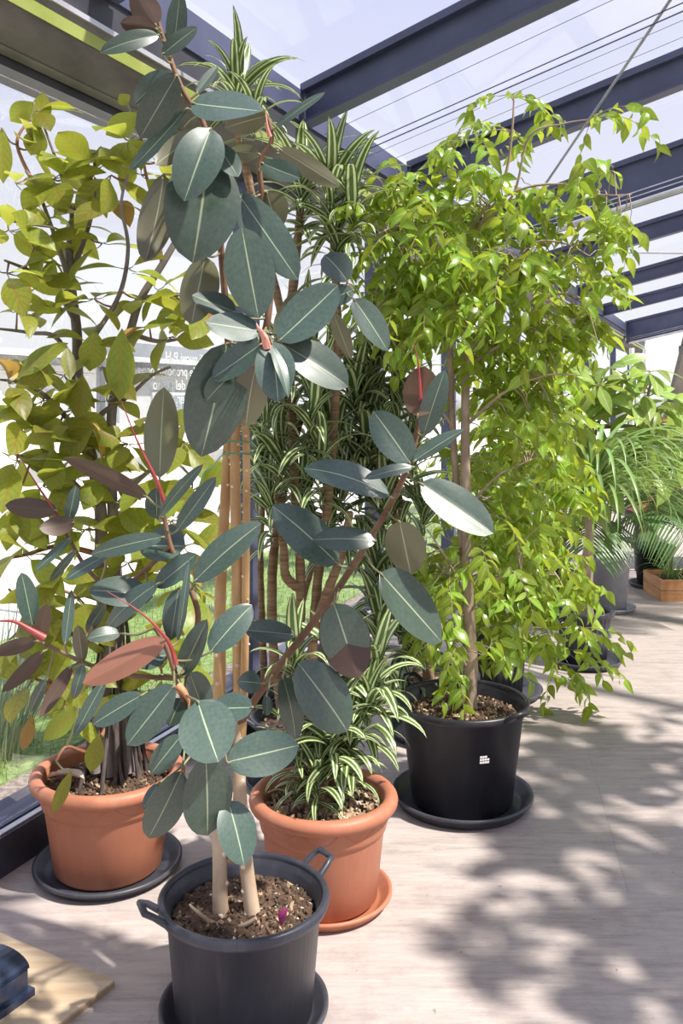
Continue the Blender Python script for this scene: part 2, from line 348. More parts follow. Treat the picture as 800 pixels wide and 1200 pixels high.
# floor: sheets of plywood
fl = tag(empty('floor'), 'pale worn plywood floor', None, kind='structure')
ga = math.radians(-9); gx = V((math.cos(ga), math.sin(ga), 0)); gy = V((-math.sin(ga), math.cos(ga), 0))
def clip_poly(poly, pt, n):
    out = []
    for i in range(len(poly)):
        a, b = poly[i], poly[(i+1) % len(poly)]; da, db = (a-pt).dot(n), (b-pt).dot(n)
        if da >= 0: out.append(a)
        if da*db < 0: out.append(a+(b-a)*(da/(da-db)))
    return out
for j in range(-2, 19):
    for i in range(-4, 5):
        sx, sy = 2.44, 1.22; ox = (j % 2)*1.22+0.42
        o0 = gx*(i*sx+ox)+gy*(j*sy+0.45)
        q = [o0, o0+gx*(sx-0.0007), o0+gx*(sx-0.0007)+gy*(sy-0.0007), o0+gy*(sy-0.0007)]
        q = clip_poly(q, WP, WN); 
        if len(q) < 3: continue
        q = clip_poly(q, wp(0, 7.5), -WN)
        if len(q) < 3: continue
        mb = MB(); n = len(q)
        vsn = [p-UP*0.02 for p in q]+q
        mb.add(vsn, [tuple(range(n))[::-1], tuple(range(n, 2*n))]+[(k, (k+1) % n, (k+1) % n+n, k+n) for k in range(n)], smooth=False)
        ob = mb.build('floor_sheet', M['floor'], fl)
        ob.rotation_euler = (0, 0, 0)
mb = MB(); mb.hexa([wp(-6, 0, -0.10), wp(-6, 7.5, -0.10), wp(22, 7.5, -0.10), wp(22, 0, -0.10)], UP*0.077); mb.build('subfloor', M['darksteel'], fl)

# outside ground strips
def strip(name, u0, u1, mat, z0, z1):
    mb = MB(); mb.hexa([wp(-30, u0, z0), wp(-30, u1, z0), wp(60, u1, z0), wp(60, u0, z0)], UP*(z1-z0))
    return tag(mb.build(name, mat), kind='structure')
strip('floor_gravel', -0.55, -0.02, M['gravel'], -0.2, -0.03)
strip('floor_lawn', -2.1, -0.55, M['lawn'], -0.2, -0.02)
strip('floor_paving', -14, -2.1, M['paving'], -0.2, -0.025)
# lawn blades near the wall: nobody could count them
mb = MB(); rr = random.Random(3)
for k in range(7000):
    p = wp(rr.uniform(-1.5, 9), rr.uniform(-2.0, -0.5), -0.02); h = rr.uniform(0.03, 0.09); a = rr.uniform(0, 6.28)
    d = V((math.cos(a), math.sin(a), 0)); e = V((-d.y, d.x, 0))*rr.uniform(-1, 1)*0.03
    mb.add([p-d*0.003, p+d*0.003, p+e+UP*h], [(0, 1, 2)], 0, [(0.4, 0), (0.6, 0), (0.5, 1)])
tag(mb.build('lawn_grass', M['lawn']), 'short green lawn grass outside the glass wall', 'grass', kind='stuff')

# white low building across the paving
bd = tag(empty('garden_building', wp(6, -9.2, 0)), 'low white building with grey cornice across the lawn outside', 'building')
def bpart(name, t0, t1, u0, u1, z0, z1, m, par=bd):
    mb = MB(); mb.hexa([wp(t0, u0, z0), wp(t0, u1, z0), wp(t1, u1, z0), wp(t1, u0, z0)], UP*(z1-z0)); return mb.build(name, m, par)
bpart('wall', -12, 30, -12, -9.2, -0.05, 1.95, M['facade'])
bpart('cornice', -12.2, 30.2, -12.2, -8.9, 1.95, 2.2, M['greyband'])
bpart('roof_edge', -12.3, 30.3, -12.3, -8.8, 2.2, 2.3, M['facade'])
bpart('plinth', -12, 30, -9.2, -9.12, -0.05, 0.25, M['greyband'])
for k in range(11):
    t0 = -9+k*3.3
    wn = bpart('window', t0, t0+2.2, -9.2, -9.14, 0.75, 1.6, M['white'])
    for q in range(2): bpart('pane', t0+0.08+q*1.05, t0+1.07+q*1.05, -9.15, -9.12, 0.82, 1.53, M['winglass'], wn)
# pole outside
pp = at(118, 600, 6.2); mb = MB(); mb.tube([V((pp.x, pp.y, -0.03)), V((pp.x, pp.y, 1.75))], 0.03, 10); mb.tube([V((pp.x, pp.y, 1.7)), V((pp.x, pp.y, 1.76))], 0.045, 10)
mb.lathe([(0.0, 0.0), (0.09, 0.0), (0.09, 0.015), (0.0, 0.02)], (pp.x, pp.y, -0.03), 16)
tag(mb.build('garden_post', M['greypot'], origin=(pp.x, pp.y, -0.03)), 'thin grey post standing on the paving outside', 'post')

# glass wall
wl = tag(empty('wall_left', WP), 'dark framed glass wall', None, kind='structure')
def wbox(name, t0, t1, u0, u1, z0, z1, m, par=wl):
    mb = MB(); mb.hexa([wp(t0, u0, z0), wp(t0, u1, z0), wp(t1, u1, z0), wp(t1, u0, z0)], UP*(z1-z0)); return mb.build(name, m, par)
POSTS = [-3.4, -1.1, 1.60, 3.35, 5.1, 7.7, 10.5, 13.4, 17.0, 20.5]
sl = wbox('sill', -3.4, 20.5, -0.20, 0.0, -0.03, 0.125, M['darksteel'])
wbox('sill_strip', -3.4, 20.5, -0.035, -0.012, 0.125, 0.131, M['alu'], sl)
wbox('sill_cover', -3.4, 20.5, -0.19, -0.05, 0.125, 0.130, M['steel'], sl)
for t in POSTS: wbox('post', t-0.035, t+0.035, -0.12, -0.01, 0.13, 2.535, M['steel'])
wbox('head_rail', -3.4, 20.5, -0.13, 0.0, 2.535, 2.57, M['darksteel'])
for a, b in zip(POSTS, POSTS[1:]):
    wbox('glass_pane', a+0.036, b-0.036, -0.072, -0.064, 0.131, 2.534, M['wglass'])

# printed film with mirrored white lettering on the glass
def wall_hit(px, py, u):
    dx = (px-CX)/F; p0 = WP+WN*u
    t = (dx*p0.y-p0.x)/(WL.x-dx*WL.y); q = p0+WL*t
    return t, CAMH+(HY-py)/F*q.y, q
ta, za, _ = wall_hit(146, 402, -0.06); tb, zb, _ = wall_hit(232, 402, -0.06); tz, zc, _ = wall_hit(160, 486, -0.06)
fm = wbox('lettered_film', ta-0.15, tb+0.1, -0.0635, -0.0620, zc-0.03, za+0.005, M['film'])
lines = ['di nuovi P-H', 'do le proposte prog', 'iolato del primo', 'utarduer. Re']
for k, tx in enumerate(lines):
    cu = bpy.data.curves.new('lettering', 'FONT'); cu.body = tx; cu.size = 0.062; cu.extrude = 0.0004; cu.align_x = 'LEFT'
    tmp = bpy.data.objects.new('tmp', cu); C.objects.link(tmp); dg = bpy.context.evaluated_depsgraph_get()
    me = bpy.data.meshes.new_from_object(tmp.evaluated_get(dg)); bpy.data.objects.remove(tmp)
    me.materials.clear(); me.materials.append(M['letter'])
    z = za-0.062-k*0.058
    # text reads from outside: starts at the far end of the film and runs towards the camera
    mt = Matrix(((-WL.x, 0, -WN.x), (-WL.y, 0, -WN.y), (0, 1, 0))).to_4x4()
    me.transform(Matrix.Translation(wp(tb+0.06, -0.0612, z)-WP) @ mt)
    ob = bpy.data.objects.new('lettering', me); C.objects.link(ob); ob.parent = fm
    ob.location = -(V(fm.location)) 

# roof: gutter, steel beams, panes
ce = tag(empty('ceiling', wp(0, 0.15, 2.83)), 'sloping glass roof on steel beams', None, kind='structure')
BD = V((1.297, -1.0, 0.313)); BD = BD/math.hypot(BD.x, BD.y)            # along a beam, unit run in plan
def rp(t, s, dz=0.0): return wp(t, 0.15, 2.83+dz)+BD*s
gut = [(0.0, 2.572), (0.012, 2.566), (0.05, 2.578), (0.10, 2.612), (0.14, 2.668), (0.148, 2.70), (0.16, 2.735), (0.152, 2.742), (0.135, 2.72), (0.06, 2.70), (-0.02, 2.70), (-0.02, 2.575)]
for a, b in ((-4, 16.9), (17.25, 22)):
    mb = MB(); mb.prism(gut, wp(a, 0), wp(b, 0), WN, UP, 0); g = mb.build('gutter', M['gutter'], ce)
    mb = MB(); mb.prism([(0.003, 2.571), (0.009, 2.562), (0.046, 2.573), (0.042, 2.582)], wp(a, 0), wp(b, 0), WN, UP); mb.build('lower_lip', M['gutter'], g)
    mb = MB(); mb.prism([(0.139, 2.662), (0.144, 2.660), (0.152, 2.698), (0.146, 2.70)], wp(a, 0), wp(b, 0), WN, UP); mb.build('green_strip', M['green'], g)  # narrow yellow-green strip along the gutter, just below the upper lip
    mb = MB(); mb.prism([(0.150, 2.722), (0.166, 2.722), (0.166, 2.740), (0.150, 2.744)], wp(a, 0), wp(b, 0), WN, UP); mb.build('upper_lip', M['alu'], g)
mb = MB(); mb.prism([(0.05, 2.72), (0.15, 2.745), (0.15, 2.845), (0.05, 2.845)], wp(-4, 0), wp(22, 0), WN, UP); mb.build('eaves_rail', M['darksteel'], ce)
mb = MB(); mb.prism([(0.135, 2.846), (0.162, 2.846), (0.162, 3.0), (0.135, 3.0)], wp(-4, 0), wp(22, 0), WN, UP); mb.build('eaves_plate', M['steel'], ce)
BT = [-3.0, -1.35, 0.22, 1.79, 3.41, 5.19, 7.72, 10.66, 13.46, 17.2, 20.5]
DEEP = {5: 0.17, 9: 0.26}
SL = 7.4
for k, t in enumerate(BT):
    H = 0.175; dp = DEEP.get(k, 0.0); b = -dp
    prof = [(-0.05, b), (0.05, b), (0.05, b+0.014), (0.006, b+0.014), (0.006, H-0.014), (0.05, H-0.014), (0.05, H), (-0.05, H), (-0.05, H-0.014), (-0.006, H-0.014), (-0.006, b+0.014), (-0.05, b+0.014)]
    side = WL
    mb = MB(); mb.prism(prof, rp(t, 0.02), rp(t, SL), side, UP)
    ob = mb.build('beam', M['steel'], ce)
    mb = MB(); mb.prism([(-0.035, H+0.004), (0.035, H+0.004), (0.035, H+0.03), (-0.035, H+0.03)], rp(t, 0.0), rp(t, SL), side, UP); mb.build('glazing_bar', M['steel'], ob)
    if dp:
        mb = MB(); mb.tube([rp(t-0.12, 0.1, b-0.005), rp(t-0.12, SL-0.1, b-0.005)], 0.022, 10); mb.build('conduit', M['alu'], ob)
        for q in range(2):
            mb = MB(); mb.prism([(-0.055, 0), (-0.049, 0), (-0.049, 0.008), (-0.055, 0.008)], rp(t, 0.1, b+0.06+0.035*q), rp(t, SL, b+0.06+0.035*q), side, UP); mb.build('rib', M['alu'], ob)
for a, b in zip(BT, BT[1:]):
    q = [rp(a+0.03, 0.02, 0.196), rp(b-0.03, 0.02, 0.196), rp(b-0.03, SL, 0.196), rp(a+0.03, SL, 0.196)]
    mb = MB(); mb.hexa(q, UP*0.010); mb.build('glass_pane', M['glass'], ce)
mb = MB(); mb.prism([(-0.06, -0.1), (0.06, -0.1), (0.06, 0.18), (-0.06, 0.18)], rp(-3, SL), rp(20.5, SL), WN, UP); mb.build('ridge_beam', M['steel'], ce)
# thin cables strung under the panes between two beams
for t, r in ((2.02, 0.0014), (2.36, 0.0030), (2.45, 0.0034), (2.55, 0.0013), (2.75, 0.0013)):
    mb = MB(); mb.tube([rp(t, 0.02, 0.02), rp(t, SL, 0.02)], r, 6); mb.build('cable', M['steel'], ce)
# diagonal tie rod
pA = at(640, 214, 5.6); pB = at(800, -22, 3.9)
dd = (pA-pB).normalized()
mb = MB(); mb.tube([pA+dd*0.9, pA, pB, pB-dd*1.0], 0.0072, 8); mb.tube([pA+dd*0.35, pA+dd*0.2], 0.013, 8); mb.build('tie_rod', M['greypot'], ce)
mb = MB(); mb.tube([at(700, 296, 8.2), at(760, 296.5, 8.0), at(900, 298, 7.8)], 0.007, 6); mb.build('tie_wire', M['alu'], ce)
# downpipes and slanted steel column at the far end
for px in (740, 756):
    p0 = at(px, 408, 14.2)
    mb = MB(); mb.tube([V((p0.x, p0.y, 0)), V((p0.x, p0.y, p0.z))], 0.04, 10)
    tag(mb.build('downpipe', M['white'], origin=(p0.x, p0.y, 0)), 'slim white downpipe under the far gutter', 'pipe', 'downpipes under the far gutter')
c0 = ground(754, 634); c1 = at(824, 352, c0.y)
mb = MB(); ax = V((0.10, 0, 0)); q = [c0-ax+V((0, -0.06, 0)), c0+ax+V((0, -0.06, 0)), c0+ax+V((0, 0.06, 0)), c0-ax+V((0, 0.06, 0))]
mb.hexa(q, (c1-c0)*1.35)
col = tag(mb.build('slanted_column', M['rust'], origin=c0), 'weathered slanted steel column rising behind the palm', 'column')
mb = MB(); mb.hexa([c0+V((-0.2, -0.15, 0)), c0+V((0.2, -0.15, 0)), c0+V((0.2, 0.15, 0)), c0+V((-0.2, 0.15, 0))], UP*0.02); mb.build('base_plate', M['darksteel'], col)
# far end wall, glazed
wb = tag(empty('wall_back', wp(20.8, 0)), 'dark framed glass end wall', None, kind='structure')
for k in range(8):
    u = 0.0+k*1.05
    mb = MB(); mb.hexa([wp(20.75, u-0.04), wp(20.85, u-0.04), wp(20.85, u+0.04), wp(20.75, u+0.04)], UP*2.7); mb.build('post', M['steel'], wb)
    if k < 7:
        mb = MB(); mb.hexa([wp(20.795, u+0.04, 0.1), wp(20.805, u+0.04, 0.1), wp(20.805, u+1.01, 0.1), wp(20.795, u+1.01, 0.1)], UP*2.55); mb.build('glass_pane', M['wglass'], wb)
mb = MB(); mb.hexa([wp(20.75, -0.04), wp(20.85, -0.04), wp(20.85, 7.4), wp(20.75, 7.4)], UP*0.1); mb.build('sill', M['darksteel'], wb)

# ------------------------------------------------------------------ pots
def soil_part(pot, c, r, z, chips, seed, extra=()):
    rr = random.Random(seed); mb = MB(); n = 40; rings = 9
    vs = [V((c.x, c.y, z+0.02))]
    for i in range(1, rings+1):
        for k in range(n):
            a = 2*PI*k/n; q = r*i/rings
            vs.append(V((c.x+q*math.cos(a), c.y+q*math.sin(a), z+0.02*(1-(i/rings)**2)+rr.uniform(-0.005, 0.005))))
    fs = [(0, 1+k, 1+(k+1) % n) for k in range(n)]
    for i in range(rings-1):
        fs += [(1+i*n+k, 1+(i+1)*n+k, 1+(i+1)*n+(k+1) % n, 1+i*n+(k+1) % n) for k in range(n)]
    mb.add(vs, fs); so_ = mb.build('soil', M['soil'], pot)
    mb = MB()
    for k in range(chips):
        a = rr.uniform(0, 6.283); q = r*0.97*math.sqrt(rr.random()); zz = z+0.02*(1-(q/r)**2)
        s = rr.uniform(0.0025, 0.0075)*(1.25 if r > 0.16 else 1); kind = rr.choices((0, 1, 2), extra or (6, 3, 1))[0]
        if kind == 2: s *= 0.55
        p = V((c.x+q*math.cos(a), c.y+q*math.sin(a), zz+s*0.3))
        rot = Quaternion((rr.gauss(0, 1), rr.gauss(0, 1), rr.gauss(0, 1), rr.gauss(0, 1))).normalized()
        ex = [rot @ V((s*x*1.3, s*y*0.8, s*w_*0.45)) for x in (-1, 1) for y in (-1, 1) for w_ in (-1, 1)]
        mb.add([p+e*rr.uniform(0.7, 1.1) for e in ex], [(0, 1, 3, 2), (4, 6, 7, 5), (0, 4, 5, 1), (2, 3, 7, 6), (0, 2, 6, 4), (1, 5, 7, 3)], kind, smooth=False)
    tag(mb.build('soil_chips', [M['chip_b'], M['chip_t'], M['perlite']], pot), kind='stuff')
def handle(pot, c, ang, r, z, mat, wdt=0.07, out=0.045, rise=0.035):
    d = V((math.cos(ang), math.sin(ang), 0)); e = V((-d.y, d.x, 0)); b = c+UP*z
    pts = [b+d*(r-0.006)-e*wdt/2, b+d*(r+out*0.55)-e*wdt*0.46+UP*rise*0.7, b+d*(r+out)-e*wdt*0.36+UP*rise, b+d*(r+out)+e*wdt*0.36+UP*rise, b+d*(r+out*0.55)+e*wdt*0.46+UP*rise*0.7, b+d*(r-0.006)+e*wdt/2]
    mb = MB(); mb.tube(pts, [0.009, 0.008, 0.0085, 0.0085, 0.008, 0.009], 8); mb.build('handle', mat, pot)
def saucer(c, r, h, mat, label, group=None):
    p = [(0.0, 0.006), (r*0.80, 0.006), (r*0.85, 0.012), (r*0.94, h-0.004), (r*0.97, h), (r, h-0.002), (r, h-0.010), (r*0.965, h-0.014), (r*0.90, 0.002), (r*0.86, 0.0), (0.0, 0.0)]
    mb = MB(); mb.lathe(p, c, 64)
    o = mb.build('saucer', mat, origin=c); tag(o, label, 'saucer', group); return o
def tub(c, r, h, rb, mat, label, soil_z, handles=(), hm=None, seed=1, chips=500, mix_=(6, 3, 1), name='plant_tub', z0=0.0):
    """round plastic tub with a rolled rim"""
    c = V((c.x, c.y, z0)); pot = tag(empty(name, c), label, 'plant pot')
    p = [(0.0, 0.0), (rb-0.01, 0.0), (rb, 0.008), (rb+(r-0.018-rb)*0.93, h*0.93), (r-0.014, h-0.022)]
    p2 = [(r-0.016, h-0.012), (r-0.03, h-0.03), (rb-0.012, 0.012), (0.0, 0.012)]
    mb = MB(); mb.lathe(p, c, 64); mb.lathe(p2, c, 64); mb.build('body', mat, pot)
    mb = MB(); mb.lathe([(r-0.016, h-0.030), (r-0.003, h-0.026), (r, h-0.018), (r, h-0.006), (r-0.005, h), (r-0.013, h), (r-0.017, h-0.006), (r-0.0165, h-0.030)], c, 64); mb.build('rim', mat, pot)
    for a in handles: handle(pot, c, a, r-0.004, h-0.016, hm or mat)
    rs = rb+(r-0.03-rb)*(soil_z/h)-0.004
    soil_part(pot, c, rs, soil_z+c.z, chips, seed, mix_); return pot
def terra(c, r, h, rb, label, soil_z, seed, mix_, z0):
    c = V((c.x, c.y, z0)); pot = tag(empty('terracotta_pot', c), label, 'plant pot')
    rn = r-0.030
    mb = MB(); mb.lathe([(0.0, 0.0), (rb-0.012, 0.0), (rb, 0.012), (rb+(rn-rb)*0.62, h*0.66), (rb+(rn-rb)*0.64+0.001, h*0.675), (rb+(rn-rb)*0.66+0.006, h*0.69), (rb+(rn-rb)*0.70+0.007, h*0.72), (rn+0.006, h*0.88), (rn+0.008, h*0.9)], c, 72)
    mb.lathe([(r-0.04, h-0.012), (r-0.055, h*0.75), (rb-0.015, 0.02), (0.0, 0.02)], c, 72); mb.build('body', M['terra'], pot)
    R0 = 0.022; prof = []
    for k in range(13):
        a = -PI*0.75+k*(PI*1.55/12); prof.append((r-R0+R0*math.cos(a), h-R0+R0*math.sin(a)))
    mb = MB(); mb.lathe(prof+[(r-0.042, h-0.014)], c, 72); mb.build('rim', M['terra'], pot)
    # raised swag ornament on the collar
    for k in range(10):
        a0 = 2*PI*k/10; pts = []
        for q in range(9):
            a = a0+q/8*(2*PI/10)*0.9; z = h*0.86-0.035*math.sin(PI*q/8); rr_ = rb+(rn-rb)*0.70+0.0055+(rn-rb)*0.30*((z/h-0.72)/0.16)
            pts.append(c+V((rr_*math.cos(a), rr_*math.sin(a), z)))
        mb = MB(); mb.tube(pts, 0.0022, 5); mb.build('swag', M['terra'], pot)
    soil_part(pot, c, rb+(rn-rb)*(soil_z/h)-0.012, soil_z+c.z, 1300, seed, mix_); return pot

G = lambda px, Y: V(((px-CX)/F*Y, Y, 0))
cA = G(286, 2.24); cT1 = G(127, 2.94); cT2 = G(379, 2.76); cB = G(541, 3.42)
cD = G(345, 3.58); cE = G(512, 4.10); cH = G(578, 4.66); cI = G(684, 5.20); cJ = G(712, 6.50)
saucer(cA, 0.205, 0.035, M['saucer'], 'dark saucer under the tub of the big rubber plant')
potA = tub(cA, 0.207, 0.29, 0.165, M['tub'], 'blue-black handled tub holding the big rubber plant', 0.235, (math.radians(38), math.radians(205)), seed=1, chips=1900, mix_=(9, 0.8, 2), z0=0.006)
saucer(cT1, 0.232, 0.035, M['saucer'], 'dark saucer under the terracotta pot by the window sill')
terra(cT1, 0.243, 0.315, 0.168, 'terracotta pot with aerial roots beside the window sill', 0.262, 2, (9, 1.2, 0.3), 0.006)
saucer(cT2, 0.205, 0.035, M['terra'], 'terracotta saucer under the striped dracaena pot')
terra(cT2, 0.223, 0.315, 0.160, 'terracotta pot of low striped dracaena beside the handled tub', 0.268, 3, (2, 7, 3), 0.006)
saucer(cB, 0.262, 0.045, M['saucer'], 'wide dark saucer under the black tub with white sticker')
potB = tub(cB, 0.248, 0.375, 0.185, M['black_tub'], 'large black tub with small white sticker', 0.315, (math.radians(-52), math.radians(128)), seed=4, chips=1500, mix_=(7, 4, 0.5), z0=0.007)
# white sticker with three rows of tiny print on the black tub
ang = math.atan2(-cB.y, -cB.x)+math.radians(21); zs = 0.225; rs = 0.185+(0.230-0.185)*0.93*(zs/(0.375*0.93))+0.0012
def on_tub(a, z): return cB+V((0, 0, 0.007))+V(((rs+(z-zs)*0.13)*math.cos(a), (rs+(z-zs)*0.13)*math.sin(a), z))
mb = MB()
for row, (na, a0) in enumerate(((3, 0.0), (4, 0.0), (4, 0.0))):
    for k in range(na):
        a = ang-0.07+k*0.042; z = zs+0.009-row*0.010
        vs_ = [on_tub(a, z), on_tub(a+0.037, z), on_tub(a+0.037, z+0.0075), on_tub(a, z+0.0075)]
        mb.add(vs_, [(0, 1, 2, 3)], 0, smooth=False)
mb.build('sticker', M['white'], potB)
saucer(cD, 0.19, 0.03, M['saucer'], 'dark saucer under the pot of the tall dracaena')
tub(cD, 0.175, 0.26, 0.125, M['tub'], 'small dark tub of the tall striped dracaena', 0.22, (math.radians(-160),), seed=5, chips=200, z0=0.006)
saucer(cE, 0.225, 0.04, M['saucer'], 'dark saucer showing behind the large black tub')
tub(cE, 0.19, 0.27, 0.145, M['tub'], 'dark handled tub tucked behind the large black tub', 0.225, (math.radians(-95), math.radians(85)), seed=6, chips=200, z0=0.006)
def ribbed(c, r, h, rb, mat, label, seed, z0=0.006, ribs=28):
    c = V((c.x, c.y, z0)); pot = tag(empty('ribbed_pot', c), label, 'plant pot')
    mb = MB(); fn = lambda q, z, a: q*(1+0.018*math.cos(ribs*a)) if q > rb*0.9 else q
    mb.lathe([(0.0, 0.0), (rb, 0.0), (rb+(r-0.02-rb)*0.45, h*0.45), (r-0.02, h-0.03)], c, ribs*6, fn=fn)
    mb.lathe([(r-0.026, h-0.02), (rb-0.02, 0.02), (0, 0.02)], c, 48); mb.build('body', mat, pot)
    mb = MB(); mb.lathe([(r-0.022, h-0.034), (r-0.002, h-0.03), (r, h-0.006), (r-0.004, h), (r-0.02, h), (r-0.024, h-0.034)], c, 64); mb.build('rim', mat, pot)
    soil_part(pot, c, r-0.045, h-0.05+c.z, 120, seed); return pot
saucer(cH, 0.245, 0.04, M['saucer'], 'dark saucer under the ribbed pot of the drooping weeping fig')
ribbed(cH, 0.182, 0.29, 0.14, M['tub'], 'dark ribbed pot of the drooping weeping fig', 7)
saucer(cI, 0.215, 0.04, M['saucer'], 'dark saucer under the ribbed pot of the strap-leaved palm')
ribbed(cI, 0.170, 0.30, 0.12, M['tub'], 'dark ribbed pot of the strap-leaved ponytail palm', 8)
saucer(cJ, 0.19, 0.035, M['greypot'], 'pale grey saucer at the far end of the row')
tub(cJ, 0.17, 0.38, 0.125, M['greypot'], 'pale grey pot of the feather palm', 0.33, (), seed=9, chips=80, z0=0.006)

# ------------------------------------------------------------------ leaves
def prof_w(kind, s):
    if kind == 'rubber': return max(0.0, math.sin(PI*s**0.95))**0.52*(1.0 if s < 0.92 else 1-(s-0.92)*3)
    if kind == 'obov': return max(0.0, math.sin(PI*s**1.12))**0.8*(1.0 if s < 0.88 else 1-(s-0.88)*3.5)
    if kind == 'weep': return max(0.0, math.sin(PI*min(1, s*1.02)**0.72))**0.9 if s < 0.98 else 0.03
    if kind == 'strap': return min(1, 0.55+s*2.2)*(1-s**3)**0.8
    if kind == 'palmate': return max(0.0, math.sin(PI*s**1.05))**0.85
def leaf_geo(kind, L, W, ns, nc, arch, droop, fold, wave=0.0, ph=0.0, petiole=0.0, pr=0.0, twist=0.0):
    """leaf lying along +X, face up +Z, base at the origin; returns verts, faces, uvs"""
    vs = []; uv = []; fs = []
    for i in range(ns+1):
        s = i/ns; hw = 0.5*W*prof_w(kind, s); hw = max(hw, W*0.015)
        zc = arch*L*4*s*(1-s)-droop*L*s*s
        tw = twist*s
        for j in range(nc+1):
            v = -1+2*j/nc; y = v*hw
            z = fold*abs(y)*(1-0.3*abs(v))+wave*L*math.sin(ph+s*9+j)*abs(v)
            yy = y*math.cos(tw)-z*math.sin(tw); zz = y*math.sin(tw)+z*math.cos(tw)
            vs.append(V((s*L, yy, zc+zz))); uv.append((v*0.5+0.5, s))
    for i in range(ns):
        for j in range(nc):
            a = i*(nc+1)+j; fs.append((a, a+nc+1, a+nc+2, a+1))
    return vs, fs, uv
def frame(a, n, p):
    a = a.normalized(); n = (n-a*n.dot(a))
    n = n.normalized() if n.length > 1e-5 else a.orthogonal().normalized()
    b = n.cross(a); m = Matrix((a, b, n)).transposed().to_4x4(); m.translation = p; return m
def pos_on(pts, p):
    best = None
    for i in range(len(pts)-1):
        a, b = pts[i], pts[i+1]; ab = b-a; t = max(0, min(1, (p-a).dot(ab)/max(ab.length_squared, 1e-9))); q = a+ab*t
        d = (q-p).length
        if best is None or d < best[0]: best = (d, q)
    return best

# ------------------------------------------------------------------ the big rubber plant
rub = tag(empty('rubber_plant', cA+V((0, 0, 0.235))), 'tall rubber plant with big dark glossy oval leaves in handled tub', 'plant')
STEMS = []
def stem(plant, pts, rad, mat, name='stem', seg=10, sub=6, store=None):
    P, Q = smooth_path(pts, rad, sub); mb = MB(); mb.tube(P, Q, seg)
    o = mb.build(name, mat, plant)
    if store is not None: store.append(P)
    return o, P, Q
def scars(par, P, Q, step, seed):
    rr = random.Random(seed); acc = 0; mb = MB()
    for i in range(1, len(P)):
        acc += (P[i]-P[i-1]).length
        if acc > step:
            acc = 0; a = rr.uniform(0, 6.28); d = (P[i]-P[i-1]).normalized(); u = d.orthogonal().normalized(); w_ = d.cross(u)
            o_ = (u*math.cos(a)+w_*math.sin(a)); 
            if o_.y > 0: o_ = -o_
            p = P[i]+o_*Q[i]*0.9
            mb.tube([p, p+o_*0.004+d*0.001], [Q[i]*0.42, Q[i]*0.2], 7)
    if mb.v: tag(mb.build('leaf_scar', M['scar'], par), kind='stuff')
A_ = lambda L: [at(*q) for q in L]
t1, P1, Q1 = stem(rub, A_([(263,1098,2.22),(258,1060,2.21),(257,1000,2.23),(252,900,2.30),(257,800,2.36),(258,700,2.37),(263,600,2.36),(268,505,2.33),(270,440,2.28)]), [.024,.019,.017,.016,.0155,.0145,.013,.012,.010], M['bark_pale'], 'trunk', store=STEMS)
t2, P2, Q2 = stem(rub, A_([(299,1092,2.21),(293,1050,2.21),(286,990,2.23),(280,900,2.30),(280,800,2.35),(277,650,2.34),(276,500,2.32),(292,440,2.24),(306,405,2.16)]), [.022,.018,.0165,.0155,.015,.0135,.012,.010,.009], M['bark_pale'], 'trunk', store=STEMS)
for nm, pts in (('cane', [(256,812,2.352),(258,700,2.352),(263,600,2.345),(268,500,2.315)]),):
    pass
t3, P3, Q3 = stem(rub, A_([(272,1010,2.30),(282,880,2.32),(286,800,2.33),(288,650,2.33),(288,510,2.31),(278,450,2.28)]), [.011,.011,.0105,.010,.0095,.009], M['bark_tan'], 'trunk', store=STEMS)
scars(t1, P1, Q1, 0.055, 1); scars(t2, P2, Q2, 0.05, 2); scars(t3, P3, Q3, 0.05, 3)
